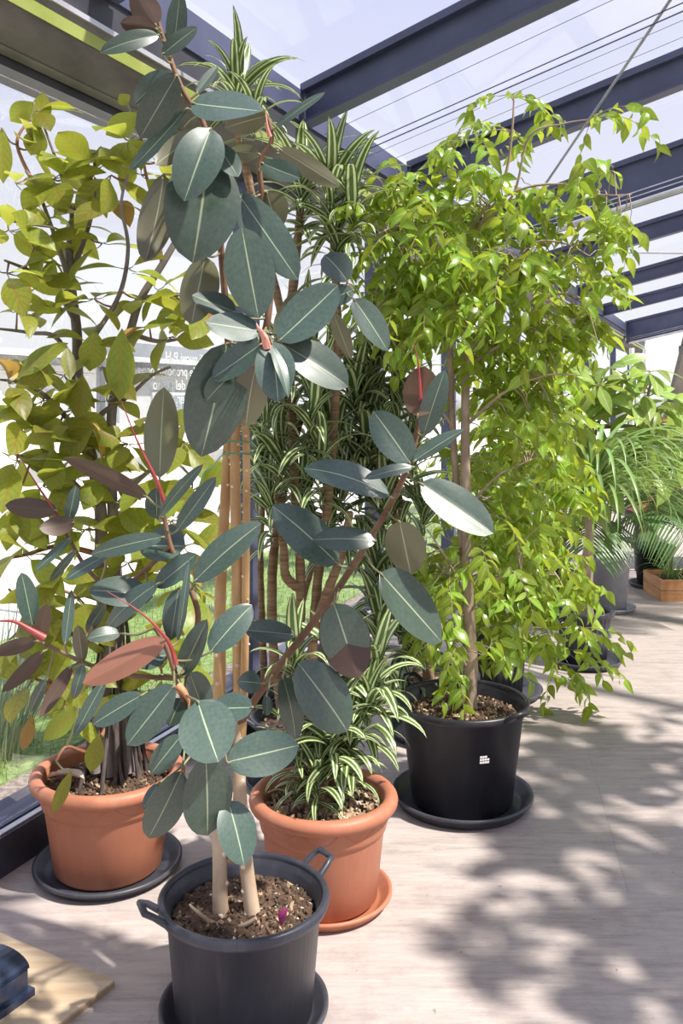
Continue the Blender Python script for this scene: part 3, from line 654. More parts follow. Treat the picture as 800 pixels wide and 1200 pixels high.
# tan upper bark sleeves are the stems' own younger bark
for P, Q in ((P1, Q1), (P2, Q2)):
    idx = [i for i, p in enumerate(P) if proj(p)[1] < 850]
    mb = MB(); mb.tube([P[i] for i in idx], [Q[i]*1.03 for i in idx], 10); mb.build('young_bark', M['bark_tan'], rub)
for py in (517, 531):
    pts = []; 
    for k in range(25):
        a = 2*PI*k/24; pts.append(at(278, py, 2.32)+V((0.036*math.cos(a), 0.026*math.sin(a), 0.002*math.sin(3*a))))
    mb = MB(); mb.tube(pts, 0.0018, 6, cap=False); mb.build('twine_tie', M['twine'], rub)
P, Q = smooth_path(A_([(262,531,2.29),(250,545,2.28),(240,552,2.27),(236,566,2.27)]), [.0015]*4); mb = MB(); mb.tube(P, Q, 5); mb.build('twine_tie', M['twine'], rub)
BR = [
 ([(270,440,2.28),(262,330,2.22),(252,220,2.16),(240,150,2.13),(215,108,2.12),(197,62,2.12),(184,22,2.12)], .009, .005, 'bark_brown'),
 ([(306,405,2.16),(314,370,2.14),(318,300,2.18),(300,262,2.19),(306,225,2.17),(304,190,2.16),(318,165,2.15),(314,138,2.15)], .009, .005, 'bark_brown'),
 ([(292,440,2.24),(340,380,2.28),(380,345,2.3),(412,335,2.32)], .006, .004, 'bark_brown'),
 ([(280,850,2.33),(312,800,2.28),(380,712,2.24),(425,645,2.22),(468,570,2.20),(488,510,2.18),(500,436,2.17)], .0105, .006, 'bark_brown'),
 ([(252,905,2.30),(232,850,2.15),(218,825,2.08),(207,795,2.05),(196,760,2.04),(182,735,2.04)], .009, .006, 'bark_brown'),
 ([(218,825,2.08),(222,770,2.10),(232,720,2.12),(214,670,2.14),(200,640,2.14),(190,595,2.14)], .008, .005, 'bark_brown'),
 ([(252,905,2.30),(240,880,2.18),(243,850,2.12),(258,830,2.08)], .008, .005, 'bark_brown'),
 ([(207,795,2.05),(140,790,2.10),(95,775,2.16),(60,758,2.20),(40,748,2.22)], .006, .004, 'bark_brown'),
 ([(200,640,2.14),(140,690,2.2),(105,670,2.25),(80,630,2.28),(62,600,2.28),(55,585,2.28)], .006, .004, 'bark_brown'),
 ([(95,775,2.16),(110,730,2.2),(125,700,2.22)], .005, .003, 'bark_brown'),
]
for pts, r0, r1, mt in BR:
    n = len(pts); stem(rub, A_(pts), [r0+(r1-r0)*i/(n-1) for i in range(n)], M[mt], 'branch', 8, store=STEMS)
LR = random.Random(11)
def hand_leaf(bx, by, tx, ty, wpx, Y, mat='rub', side='U', roll=0, dy=None, arch=None, fold=0.12, kind='rubber', plant=None, stems=None, pet=True, droop=0.0):
    if dy is None: dy = LR.uniform(-0.05, 0.05)
    b = at(bx, by, Y); tp = at(tx, ty, Y+dy); a = tp-b; L = a.length; an = a.normalized()
    vw = ((b+tp)/2-CAM).normalized(); n = -(vw-an*vw.dot(an)); n.normalize()
    n0 = n.copy()
    if side == 'U':                                   # upper faces lean up to the light
        n = n+V((LR.uniform(-0.15, 0.45), 0, LR.uniform(0.25, 1.0))); n = (n-an*n.dot(an)).normalized()
        if n.dot(n0) < 0.6: n = (n+n0*0.5).normalized()
        n = Quaternion(an, math.radians(LR.uniform(-0.4, 0.4)*roll)) @ n
    else: n = Quaternion(an, LR.uniform(-0.3, 0.3)) @ n
    W = wpx*Y/F/max(0.55, n.dot(n0))
    if side == 'L': n = -n
    if arch is None: arch = LR.uniform(-0.02, 0.09)
    vs, fs, uv = leaf_geo(kind, L, W, 14, 8, arch, droop, fold*LR.uniform(0.3, 2.6), 0.004, LR.uniform(0, 6), twist=LR.uniform(-0.35, 0.35))
    m = frame(an, n, b); mb = MB(); mb.add([m @ p for p in vs], fs, 0, uv)
    if pet:
        best = min((pos_on(P, b) for P in (stems if stems is not None else STEMS)), key=lambda q: q[0])
        if best[0] < 0.16:
            q = best[1]; mid = (q+b)/2-V((0, 0, 0.1*best[0])); pp, rr_ = smooth_path([q, mid, b, b+an*L*0.06], [.0032, .0028, .0026, .002], 3)
            mb.tube(pp, rr_, 5, 1)
    return mb.build('leaf', [M[mat], M['petiole']], plant or rub, b)
K = PA = GR = 'rub'; RD = 'rub_red'; BN = 'rub_brown'; RB = 'rub'
LEAVES = [
 # crown
 (183,30,156,-12,34,2.10,BN,'L'),(184,34,141,27,22,2.09,BN,'L'),(186,41,117,62,22,2.08,K,'U',35),(203,62,211,-10,24,2.10,PA,'U',-20),(190,64,231,32,20,2.06,PA,'U',30),
 (207,88,164,162,40,2.04,RB,'U',10),(205,88,158,122,26,2.08,PA,'U',35),(219,127,152,200,18,2.09,K,'U',-30),(224,121,307,130,42,2.04,PA,'U',25),(230,110,255,77,12,2.12,PA,'U',40),
 (247,150,216,236,56,1.99,RB,'U',-8),(240,150,182,193,28,2.06,RB,'L'),(253,168,279,207,26,2.05,RB,'U',15),(243,182,226,308,86,2.06,RB,'U',12),(278,226,349,328,46,2.08,PA,'U',28),
 (192,204,170,306,40,2.16,RB,'L'),(240,300,224,380,46,2.14,PA,'L'),(283,266,303,373,58,2.03,GR,'U',-22),(312,136,263,150,30,2.12,GR,'L'),(322,150,381,108,10,2.14,PA,'U',40),
 (326,174,398,219,26,2.12,GR,'L'),(306,191,352,209,24,2.06,PA,'U',35),(312,224,326,270,40,2.18,RB,'L'),(303,180,268,176,20,2.15,RB,'L'),(262,225,250,260,30,2.2,RB,'L'),
 # centre
 (326,400,396,334,48,2.02,RB,'U',-15),(330,403,408,453,42,2.04,RB,'U',22),(318,400,326,471,46,2.00,K,'U',-20),(305,388,241,378,34,2.05,PA,'U',25),(276,366,225,346,30,2.10,PA,'U',20),
 (306,403,248,444,36,2.03,RB,'U',20),(266,402,236,535,72,2.10,RB,'U',-12),(273,438,242,470,28,2.07,PA,'U',15),(300,428,288,500,42,2.10,RB,'L'),(318,405,338,466,14,1.98,PA,'U',55),
 (407,330,380,299,32,2.28,PA,'U',25),(414,340,384,352,24,2.30,PA,'U',30),(414,350,454,411,34,2.26,PA,'U',20),(390,366,411,421,20,2.30,GR,'L'),(322,392,350,340,20,2.10,RB,'L'),
 # right branch
 (489,488,497,429,44,2.13,'rub_russet','L'),(496,510,521,434,28,2.15,RB,'U',-30),(481,544,437,482,42,2.13,PA,'U',-25),(484,541,544,503,20,2.12,PA,'U',45),(457,582,356,549,30,2.12,RB,'U',30),
 (485,547,427,561,14,2.10,PA,'U',45),(492,566,578,625,44,2.12,RB,'U',20),(396,661,319,593,48,2.18,RB,'U',-10),(440,634,366,633,28,2.12,RB,'U',30),(468,611,481,673,48,2.16,GR,'L'),
 (445,671,517,752,56,2.10,RB,'U',15),(391,707,416,783,58,2.10,RB,'U',10),(389,708,420,795,58,2.13,BN,'L'),(349,777,407,857,58,2.09,RB,'U',8),(331,792,346,866,28,2.16,RB,'U',-20),
 (286,738,346,744,28,2.20,RB,'U',25),(306,801,278,799,24,2.20,RB,'U'),(312,815,313,839,13,2.2,PA,'U'),
 # middle left
 (187,560,192,454,40,2.15,GR,'L'),(173,583,75,536,22,2.12,BN,'L',0),(187,606,238,544,14,2.08,PA,'U',40),(207,622,253,559,22,2.07,RB,'U',20),(192,629,106,650,22,2.06,K,'U',35),
 (184,608,183,572,26,2.18,K,'U'),(217,640,164,640,46,2.16,K,'U',-10),(227,682,306,613,36,2.04,RB,'U',20),(182,688,230,649,26,2.08,PA,'U',30),(178,700,104,692,34,2.12,K,'U',10),
 (186,683,124,738,26,2.07,K,'U',20),(209,690,200,750,28,2.10,RB,'U',-15),(208,752,222,655,10,2.05,PA,'U',50),(194,749,97,801,34,2.00,RD,'L'),(141,742,102,749,18,2.08,K,'U'),
 (197,768,154,772,28,2.07,K,'U'),(212,792,243,726,28,2.05,PA,'U',15),(209,790,230,752,16,2.03,RB,'L'),(246,764,295,709,36,2.03,RB,'U',15),(204,803,149,873,38,1.97,K,'U',15),
 (167,814,109,849,28,2.00,K,'U',20),(222,788,242,842,32,2.06,PA,'U',-10),(213,818,198,851,24,2.07,PA,'U'),(231,821,256,893,68,1.93,GR,'U',5),(296,829,248,830,34,2.00,GR,'U',20),
 (213,861,177,907,28,2.01,RB,'U',10),(241,887,243,979,60,1.95,GR,'U',8),(213,903,174,982,42,1.98,RB,'U',12),(267,938,286,1014,46,2.00,PA,'U',-10),(266,893,350,873,50,1.98,RB,'U',15),
 (186,918,168,948,14,2.02,RB,'U'),
 # left arm
 (51,763,2,811,18,2.18,BN,'L'),(38,733,25,671,24,2.18,K,'U',15),(46,748,55,708,18,2.18,BN,'L'),(43,751,-10,766,18,2.2,BN,'L'),(84,780,46,841,17,2.14,BN,'L'),
 (76,756,84,691,13,2.16,PA,'U',20),(97,776,91,733,17,2.14,GR,'L'),(123,797,87,863,17,2.10,RB,'U',25),(98,778,86,819,14,2.13,GR,'U'),(54,795,36,834,14,2.2,PA,'U'),
 (124,706,102,741,15,2.18,K,'U',20),(83,630,41,669,11,2.24,K,'U',30),(89,645,59,681,10,2.23,RB,'U',30),(126,650,77,679,15,2.20,K,'U',25),(67,598,6,592,24,2.24,BN,'L'),
 (87,612,46,619,24,2.22,BN,'L'),(80,611,89,569,16,2.26,RB,'U',20),
]
for L_ in LEAVES:
    hand_leaf(*L_)
for pts, r, mt in (([(193,590,2.11),(182,560,2.10),(160,515,2.09),(139,462,2.08)], .0062, 'sheath'), ([(72,612,2.25),(58,590,2.24),(38,560,2.23),(19,527,2.22)], .0052, 'sheath'),
                   ([(206,778,2.0),(196,750,1.99),(165,718,1.98),(122,691,1.97)], .006, 'sheath'), ([(52,748,2.18),(35,738,2.17),(15,728,2.16),(-14,729,2.15)], .011, 'sheath'),
                   ([(493,470,2.14),(491,440,2.14),(489,420,2.14),(484,398,2.14)], .0048, 'sheath'), ([(313,408,1.99),(309,393,1.98),(303,385,1.97),(300,378,1.97)], .010, 'sheath_pink'),
                   ([(306,388,1.98),(313,398,1.97),(318,414,1.97)], .005, 'sheath_pink'), ([(209,805,2.0),(216,812,1.99),(221,822,1.99),(220,833,1.99)], .011, 'sheath_dry'), ([(316,160,2.12),(313,148,2.11),(311,128,2.11)], .006, 'sheath_pink')):
    n = len(pts); P, Q = smooth_path(A_(pts), [r*(1-i/(n-0.9)) for i in range(n)], 5); mb = MB(); mb.tube(P, Q, 8); mb.build('leaf_sheath', M[mt], rub)
# surface roots and a fallen magenta leaf in the tub
for pts in ([(262,1090,2.21),(245,1080,2.17),(228,1066,2.15),(222,1060,2.14)], [(262,1090,2.20),(285,1085,2.16),(300,1076,2.15)], [(256,1088,2.21),(240,1092,2.17),(235,1098,2.16)]):
    P, Q = smooth_path(A_(pts), [.009, .006, .004, .002][:len(pts)]); mb = MB(); mb.tube(P, Q, 7); mb.build('surface_root', M['bark_pale'], rub)
pz = at(329, 1085, 2.14); mb = MB(); m_ = frame(V((0.3, 0, 0.8)), V((-0.6, -0.6, 0.3)), pz); vs, fs, uv = leaf_geo('obov', 0.045, 0.026, 6, 4, 0.1, 0, 0.5); mb.add([m_ @ p for p in vs], fs, 0, uv)
tag(mb.build('fallen_leaf', M['petal'], origin=pz), 'small magenta dried leaf lying on the soil of the handled tub', 'leaf')

# ------------------------------------------------------------------ shared leaf meshes
def leaf_mesh(name, kind, L, W, ns, nc, arch, droop, fold, mats, pet=0.0, twist=0.0, wave=0.0):
    vs, fs, uv = leaf_geo(kind, L, W, ns, nc, arch, droop, fold, wave, 1.0, twist=twist)
    mb = MB()
    if pet:
        vs = [p+V((pet, 0, 0)) for p in vs]
        mb.add(vs, fs, 0, uv); mb.tube([V((0, 0, 0)), V((pet*0.5, 0, -0.04*pet)), V((pet*1.05, 0, 0.0))], [W*0.03, W*0.026, W*0.022], 4, 1)
    else: mb.add(vs, fs, 0, uv)
    return mb.mesh(name, mats)
def place(me, plant, m, name='leaf'):
    o = bpy.data.objects.new(name, me); C.objects.link(o); o.parent = plant
    o.matrix_local = Matrix.Translation(-V(plant.location)) @ m; return o
FIGM = [leaf_mesh('fig_leaf', 'obov', 1.0, 0.50, 8, 4, a, d, f, [M[mt], M['petiole']], 0.14, tw, 0.012)
        for a, d, f, mt, tw in ((0.05, 0.05, 0.15, 'fig', 0), (0.1, 0.3, 0.25, 'fig', 0.3), (0.02, 0.15, 0.35, 'fig', -0.3), (0.08, 0.1, 0.1, 'fig', 0.2), (0.06, 0.25, 0.3, 'fig', -0.2), (0.05, 0.3, 0.5, 'fig_dry', 0.5), (0.1, 0.15, 0.2, 'fig', -0.15))]

# ------------------------------------------------------------------ broadleaf fig in the terracotta pot by the sill
fig = tag(empty('broadleaf_fig_tree', cT1+V((0, 0, 0.26))), 'broadleaf fig with yellow-green veined leaves and gnarled grey trunks by the window', 'plant')
FS = []
def clear(p, u=0.06):
    k = 1.0
    while WN.dot(CAM+(p-CAM)*k-WP) < u and k > 0.6: k -= 0.004
    return CAM+(p-CAM)*k
def figstem(pts, r0, r1, mt='bark_grey', name='branch', plant=None, store=None, pw=1.0):
    n = len(pts); return stem(plant or fig, [clear(p) for p in A_(pts)], [r0+(r1-r0)*(i/(n-1))**pw for i in range(n)], M[mt], name, 9, store=FS if store is None else store)
figstem([(128,908,2.92),(126,860,2.92),(122,800,2.93),(128,740,2.95),(118,680,2.96),(118,600,2.97),(104,520,2.98),(92,450,2.98),(90,390,2.98),(84,340,2.98),(80,290,2.98)], .026, .014, name='trunk')
figstem([(150,905,2.94),(146,850,2.95),(140,780,2.96),(138,700,2.97),(132,600,2.98),(130,500,2.98),(138,440,2.98),(152,390,2.97),(165,350,2.96),(190,310,2.95),(212,272,2.94)], .022, .010, name='trunk')
figstem([(112,905,2.90),(112,850,2.90),(118,800,2.92),(124,745,2.94)], .016, .010, name='trunk')
FB = [[(84,340,2.98),(72,300,2.95),(60,265,2.9),(45,225,2.85),(30,200,2.82)], [(80,290,2.98),(84,250,2.98),(70,200,2.96),(52,150,2.93)], [(88,310,2.98),(105,262,2.96),(112,225,2.93)], [(92,430,2.98),(110,395,2.93),(140,345,2.88),(150,290,2.85),(142,240,2.83),(150,205,2.82)],
      [(90,380,2.98),(60,330,2.9),(30,315,2.85),(5,305,2.83)], [(95,470,2.98),(70,400,2.88),(35,390,2.82),(-5,385,2.8)], [(104,500,2.98),(125,480,2.97),(150,465,2.95),(178,440,2.93),(200,430,2.92)], [(104,520,2.98),(60,470,2.88),(30,450,2.84),(0,445,2.82)],
      [(165,350,2.96),(205,345,2.9),(240,350,2.88)], [(152,390,2.97),(185,400,2.92),(220,395,2.9)], [(118,600,2.97),(80,560,2.9),(40,540,2.85),(10,530,2.82)], [(132,600,2.98),(165,560,2.93),(200,540,2.92),(225,560,2.9)],
      [(118,650,2.96),(70,640,2.9),(30,650,2.84),(5,655,2.8)], [(138,680,2.97),(165,670,2.94),(200,660,2.93)], [(128,740,2.95),(80,740,2.88),(40,720,2.84),(10,690,2.82)], [(122,790,2.93),(85,800,2.85),(55,800,2.8),(30,790,2.78)],
      [(124,745,2.94),(90,700,2.9),(60,690,2.86)], [(135,780,2.95),(165,760,2.9),(190,755,2.9)], [(126,850,2.92),(105,880,2.80),(78,875,2.74),(66,892,2.70)], [(190,310,2.95),(180,240,2.9),(170,200,2.86),(165,160,2.84)],
      [(45,225,2.85),(20,170,2.86),(35,140,2.86)], [(84,250,2.98),(110,200,2.94),(105,180,2.92)], [(60,265,2.9),(20,260,2.84),(-5,250,2.82)]]
for q, b in enumerate(FB): figstem(b, .010 if q < 14 else .007, .0035, 'bark_grey' if q < 12 else 'twig_red')
for k in range(30):                                   # aerial roots down to the soil
    rr = random.Random(50+k); a = rr.uniform(0, 6.28); rad = rr.uniform(0.035, 0.135); z1 = rr.uniform(0.42, 0.85)
    b = cT1+V((0.015, 0, 0)); p0 = b+V((rad*math.cos(a), rad*math.sin(a), 0.262)); p1 = b+V((0.035*math.cos(a), 0.035*math.sin(a), z1)); mid = (p0*0.5+p1*0.5)+V((rr.uniform(-.012, .012), rr.uniform(-.01, .01), 0))
    P, Q = smooth_path([p0-UP*0.01, mid, p1], [.0075, .0065, .004]); mb = MB(); mb.tube(P, Q, 6); mb.build('aerial_root', M['root'], fig)
def cluster(plant, c, n, size, seed, meshes, out=None, spread=1.0, weights=None, down=0.15):
    rr = random.Random(seed); a0 = rr.uniform(0, 6.28); res = []
    for k in range(n):
        a = a0+k*2.4+rr.uniform(-.4, .4); el = rr.uniform(-0.7, 0.7)-down
        d = V((math.cos(a)*math.cos(el), math.sin(a)*math.cos(el), math.sin(el)))
        if out: d = (d+out*0.5).normalized()
        nrm = V((rr.uniform(-.5, .5), rr.uniform(-.9, .2), rr.uniform(0.25, 1.0)))
        s = size*rr.uniform(0.7, 1.15)
        if WN.dot(c+d*s*1.2-WP) < 0.02: d = (d-WN*(d.dot(WN)*1.6)).normalized()
        m = frame(d, nrm, c+d*0.004) @ Matrix.Diagonal((s, s*rr.uniform(.85, 1.15), s, 1))
        me = rr.choices(meshes, weights)[0]; res.append(place(me, plant, m))
    return res
FW = [6, 4, 4, 6, 2, 1, 5]
CL = [(40,130,2.93,5),(35,175,2.88,6),(18,215,2.84,5),(62,210,2.9,6),(85,195,2.93,5),(110,200,2.92,6),(130,205,2.84,4),(105,245,2.93,6),(60,255,2.88,6),(140,235,2.82,4),(150,165,2.84,4),(165,205,2.85,5),(185,190,2.87,5),(10,270,2.8,6),(40,290,2.85,6),
      (8,320,2.8,6),(45,325,2.88,6),(75,270,2.93,4),(120,285,2.9,5),(60,360,2.86,6),(20,365,2.8,6),(150,315,2.85,4),(110,350,2.86,6),(160,350,2.85,4),(185,340,2.9,5),(215,345,2.9,5),(215,375,2.9,5),(235,350,2.9,4),(200,395,2.92,5),(175,380,2.9,4),
      (105,400,2.86,4),(35,430,2.8,6),(10,450,2.8,5),(75,440,2.86,5),(50,470,2.83,6),(20,490,2.8,6),(85,480,2.86,5),(125,470,2.9,4),(60,510,2.84,6),(150,520,2.9,5),(20,540,2.8,6),(100,520,2.9,5),(190,500,2.92,5),(215,520,2.92,5),(180,560,2.9,6),(225,575,2.9,5),
      (50,570,2.84,6),(90,560,2.88,6),(120,560,2.9,4),(15,590,2.8,5),(140,590,2.92,5),(70,610,2.86,6),(200,610,2.92,6),(170,630,2.92,5),(100,620,2.9,5),(30,650,2.82,5),(150,660,2.93,4),(65,680,2.86,6),(25,710,2.82,5),(90,700,2.88,5),(200,670,2.93,5),(215,640,2.93,5),(225,690,2.93,4),
      (50,740,2.84,5),(10,750,2.8,4),(85,745,2.86,5),(60,790,2.8,4),(95,790,2.86,5),(35,800,2.78,3),(75,830,2.82,3),(110,820,2.86,4),(185,745,2.92,4),(190,790,2.9,4)]
for q, (x, y, Y, n) in enumerate(CL):
    cluster(fig, clear(at(x, y, Y), 0.08), n-1 if y < 430 else n, (0.15 if y < 450 else 0.16), 100+q, FIGM, None, weights=FW)
    bst = min((pos_on(P, at(x, y, Y)) for P in FS), key=lambda r: r[0])
    if 0.012 < bst[0] < 0.5:
        p = clear(at(x, y, Y), 0.08); figmid = (bst[1]+p)/2-UP*0.08*bst[0]
        P, Q = smooth_path([bst[1], figmid, p], [.0042, .0032, .0022], 3); mb = MB(); mb.tube(P, Q, 5); mb.build('twig', M['twig_red'], fig)
fsub = dict(plant=fig, stems=FS, kind='obov')
for L_ in ((143,385,140,470,32,2.75,'fig','U'),(112,388,105,435,32,2.80,'fig','U'),(97,440,90,492,28,2.78,'fig','L'),(78,405,82,445,18,2.78,'fig','U'),(40,120,12,142,26,2.86,'fig','L'),(46,148,50,108,24,2.88,'fig','L'),(48,150,36,182,28,2.84,'fig','L'),
           (118,172,140,205,24,2.84,'fig','U'),(162,132,124,158,28,2.85,'fig','L'),(150,122,140,110,16,2.9,'fig','L'),(2,150,4,215,22,2.7,'fig','U'),(80,500,28,518,22,2.76,'fig','L'),(110,500,70,540,26,2.8,'fig','U'),(62,525,64,582,26,2.78,'fig','L'),
           (120,430,160,470,24,2.84,'fig','U'),(115,505,140,520,34,2.82,'fig','U'),(70,875,62,955,0.1,2.7,'fig','U'),(116,860,106,905,22,2.62,'fig','U'),(84,902,62,953,15,2.60,'fig','U'),(92,828,50,868,24,2.72,'fig','L'),(38,838,26,880,16,2.72,'fig_dry','L')):
    if L_[4] > 1: hand_leaf(*L_, **fsub)
# curled dry leaf on the rim
pz = cT1+V((-0.17, -0.08, 0.318)); mb = MB(); vs, fs, uv = leaf_geo('obov', 0.13, 0.07, 10, 6, 0.08, 0, 0.7, 0.03); m_ = frame(V((0.9, -0.25, 0.06)), V((0.1, 0.2, 1)), pz); mb.add([m_ @ p for p in vs], fs, 0, uv)
M['dryleaf'] = noisy('dry_pale_leaf', (0.34, 0.25, 0.20), (0.58, 0.48, 0.42), 14, 0.8)
tag(mb.build('dry_leaf', M['dryleaf'], origin=pz), 'curled pale dry leaf on the rim of the terracotta pot by the sill', 'leaf')

# ------------------------------------------------------------------ striped dracaenas
def strap_arc(L, W, e0, bend, fold=0.3, ns=9, mats=None, name='strap_leaf', tipw=True):
    """strap leaf in the XZ plane starting at elevation e0 and bending down by `bend` radians"""
    mb = MB(); vs = []; uv = []; fs = []; x = z = 0.0; e = e0
    for i in range(ns+1):
        s = i/ns; hw = max(0.5*W*prof_w('strap', s), W*0.02); nx, nz_ = -math.sin(e), math.cos(e)
        for v in (-1, 0, 1): 
            k = fold*hw*abs(v); vs.append(V((x+nx*k, v*hw, z+nz_*k))); uv.append((v*0.5+0.5, s))
        x += math.cos(e)*L/ns; z += math.sin(e)*L/ns; e -= bend/ns*(0.5+s)
    for i in range(ns):
        for j in range(2): a = i*3+j; fs.append((a, a+3, a+4, a+1))
    mb.add(vs, fs, 0, uv); return mb.mesh(name, mats)
DR = [strap_arc(1.0, 0.155, e, b, 0.15, 9, [M['drac']], 'striped_leaf') for e, b in ((1.35, 0.7), (1.2, 1.3), (1.0, 1.7), (0.8, 2.0), (0.55, 2.0), (0.3, 1.8), (0.05, 1.5))]
def rosette(plant, c, n, L, seed, tilt=0.15, flat=0.0, rise=None, wid=1.0):
    rr = random.Random(seed); a0 = rr.uniform(0, 6.28); tl = Matrix.Rotation(rr.uniform(-tilt, tilt), 4, 'X') @ Matrix.Rotation(rr.uniform(-tilt, tilt), 4, 'Y')
    L *= 1.12; h = rise if rise is not None else L*0.75
    for k in range(n):
        f = (k+0.5)/n; idx = min(6, int((f*0.95+flat*0.3+rr.uniform(-.06, .06))*7)); idx = max(0, idx)
        s = L*rr.uniform(0.78, 1.12)*(0.75+0.25*math.sin(PI*min(1, f+0.25)))
        m = Matrix.Translation(c+V((0, 0, h*(0.5-f)))) @ tl @ Matrix.Rotation(a0+k*2.39996+rr.uniform(-.2, .2), 4, 'Z') @ Matrix.Rotation(rr.uniform(-.25, .25), 4, 'X') @ Matrix.Diagonal((s, s*wid*rr.uniform(.8, 1.15), s, 1))
        place(DR[idx], plant, m)
M['cane'] = noisy('dracaena_cane', (0.17, 0.10, 0.055), (0.34, 0.22, 0.13), 26, 0.8, 0.5, stretch=(0.3, 0.3, 4), bd=0.004)
def canes(plant, lists, r):
    for pts in lists:
        n = len(pts); P, Q = smooth_path(A_(pts), [r*(1-0.35*i/(n-1)) for i in range(n)], 8)
        Q = [q*(1.08 if i % 2 else 0.96) for i, q in enumerate(Q)]; mb = MB(); mb.tube(P, Q, 9); mb.build('cane', M['cane'], plant)
d1 = tag(empty('striped_dracaena', cT2+V((0, 0, 0.27))), 'low bushy striped dracaena filling a terracotta pot', 'plant')
canes(d1, [[(372,960,2.76),(370,900,2.76),(352,840,2.78),(345,790,2.78)], [(385,962,2.78),(392,900,2.78),(410,840,2.80),(420,790,2.82)], [(378,962,2.74),(375,925,2.72),(372,900,2.70)], [(360,958,2.80),(350,900,2.84),(338,860,2.86)]], .013)
for q, (x, y, Y, n, L) in enumerate(((352,905,2.74,24,.15),(388,880,2.70,26,.17),(405,862,2.74,24,.17),(372,925,2.68,22,.13),(430,840,2.80,24,.18),(345,870,2.82,22,.17),(410,900,2.74,22,.14),(372,845,2.80,22,.17),(440,805,2.86,24,.2),(345,945,2.76,14,.10),(400,925,2.76,16,.12),(345,790,2.82,22,.18),(400,800,2.84,22,.18))):
    rosette(d1, at(x, y, Y), n, L, 300+q, flat=0.25, wid=1.35)
d2 = tag(empty('striped_dracaena', cD+V((0, 0, 0.22))), 'tall striped dracaena with several ringed canes reaching the glass roof', 'plant')
canes(d2, [[(352,880,3.58),(350,780,3.58),(352,680,3.58),(345,560,3.58),(335,400,3.55),(300,250,3.5),(280,160,3.45),(277,125,3.45)], [(340,880,3.6),(322,780,3.62),(318,680,3.64),(325,600,3.62),(330,480,3.6)], [(362,880,3.57),(365,780,3.57),(372,680,3.57),(385,580,3.55),(395,420,3.5),(392,300,3.45),(386,240,3.42)],
           [(352,690,3.58),(335,675,3.56),(332,640,3.55),(325,580,3.52)], [(368,740,3.57),(385,690,3.5),(400,650,3.48),(410,600,3.45)], [(335,400,3.55),(345,320,3.5),(352,240,3.45)]], .021)
for q, (x, y, Y, n, L) in enumerate(((277,118,3.45,34,.25),(298,150,3.46,14,.22),(386,245,3.38,34,.26),(352,240,3.45,26,.25),(412,258,3.36,22,.25),(395,300,3.4,24,.24),(335,455,3.5,22,.26),(310,500,3.48,20,.26),(365,500,3.44,22,.28),(330,560,3.5,20,.26),(318,610,3.56,18,.24),(375,560,3.44,22,.26))):
    rosette(d2, at(x, y, Y), n, L, 400+q, flat=0.3 if q < 2 else 0.25, rise=0.10 if q < 2 else None)
d3 = tag(empty('striped_dracaena', cE+V((0, 0, 0.22))), 'striped dracaena leaning out between the terracotta pot and the black tub', 'plant')
canes(d3, [[(506,830,4.10),(495,760,4.08),(480,690,4.0),(470,600,3.95),(450,500,3.9),(440,440,3.88)], [(515,830,4.12),(500,780,4.06),(485,740,3.9),(470,720,3.8)], [(498,828,4.10),(488,790,4.0),(470,650,3.85),(450,560,3.8),(420,520,3.78)]], .02)
for q, (x, y, Y, n, L) in enumerate(((440,435,3.88,28,.30),(415,480,3.8,24,.30),(465,490,3.86,22,.28),(430,540,3.78,22,.28),(480,560,3.86,22,.30),(400,595,3.74,22,.28),(450,620,3.76,22,.30),(495,620,3.9,18,.26),(440,690,3.72,22,.28),(470,735,3.72,22,.28),(445,765,3.66,22,.26),(478,785,3.70,20,.22))):
    rosette(d3, at(x, y, Y), n, L, 500+q, flat=0.25, wid=1.15)
cM = G(318, 4.05); saucer(cM, 0.18, 0.03, M['saucer'], 'dark saucer by the glass under the many-headed dracaena')
tub(cM, 0.165, 0.25, 0.12, M['tub'], 'dark tub by the glass holding the many-headed dracaena', 0.21, (), seed=15, chips=100, z0=0.006)
d4 = tag(empty('striped_dracaena', cM+V((0, 0, 0.21))), 'many-headed striped dracaena close to the glass wall behind the tall one', 'plant')
canes(d4, [[(318,850,4.05),(320,760,4.05),(322,650,4.03),(340,540,4.0),(360,470,3.96)], [(312,850,4.07),(308,760,4.07),(305,650,4.05),(310,560,4.02)], [(326,850,4.04),(345,740,4.0),(372,640,3.95),(400,560,3.9),(430,500,3.88)]], .018)
for q, (x, y, Y, n, L) in enumerate(((360,440,3.94,26,.3),(335,520,3.9,26,.3),(385,470,3.9,26,.3),(310,560,3.95,24,.28),(395,540,3.84,26,.3),(425,490,3.85,24,.28),(355,590,3.9,24,.28),(420,580,3.86,24,.28),(310,460,3.95,22,.28),(390,620,3.9,22,.26),(450,560,3.9,22,.28),(470,450,3.95,22,.28))):
    rosette(d4, at(x, y, Y), n, L, 560+q, flat=0.25, wid=1.15)

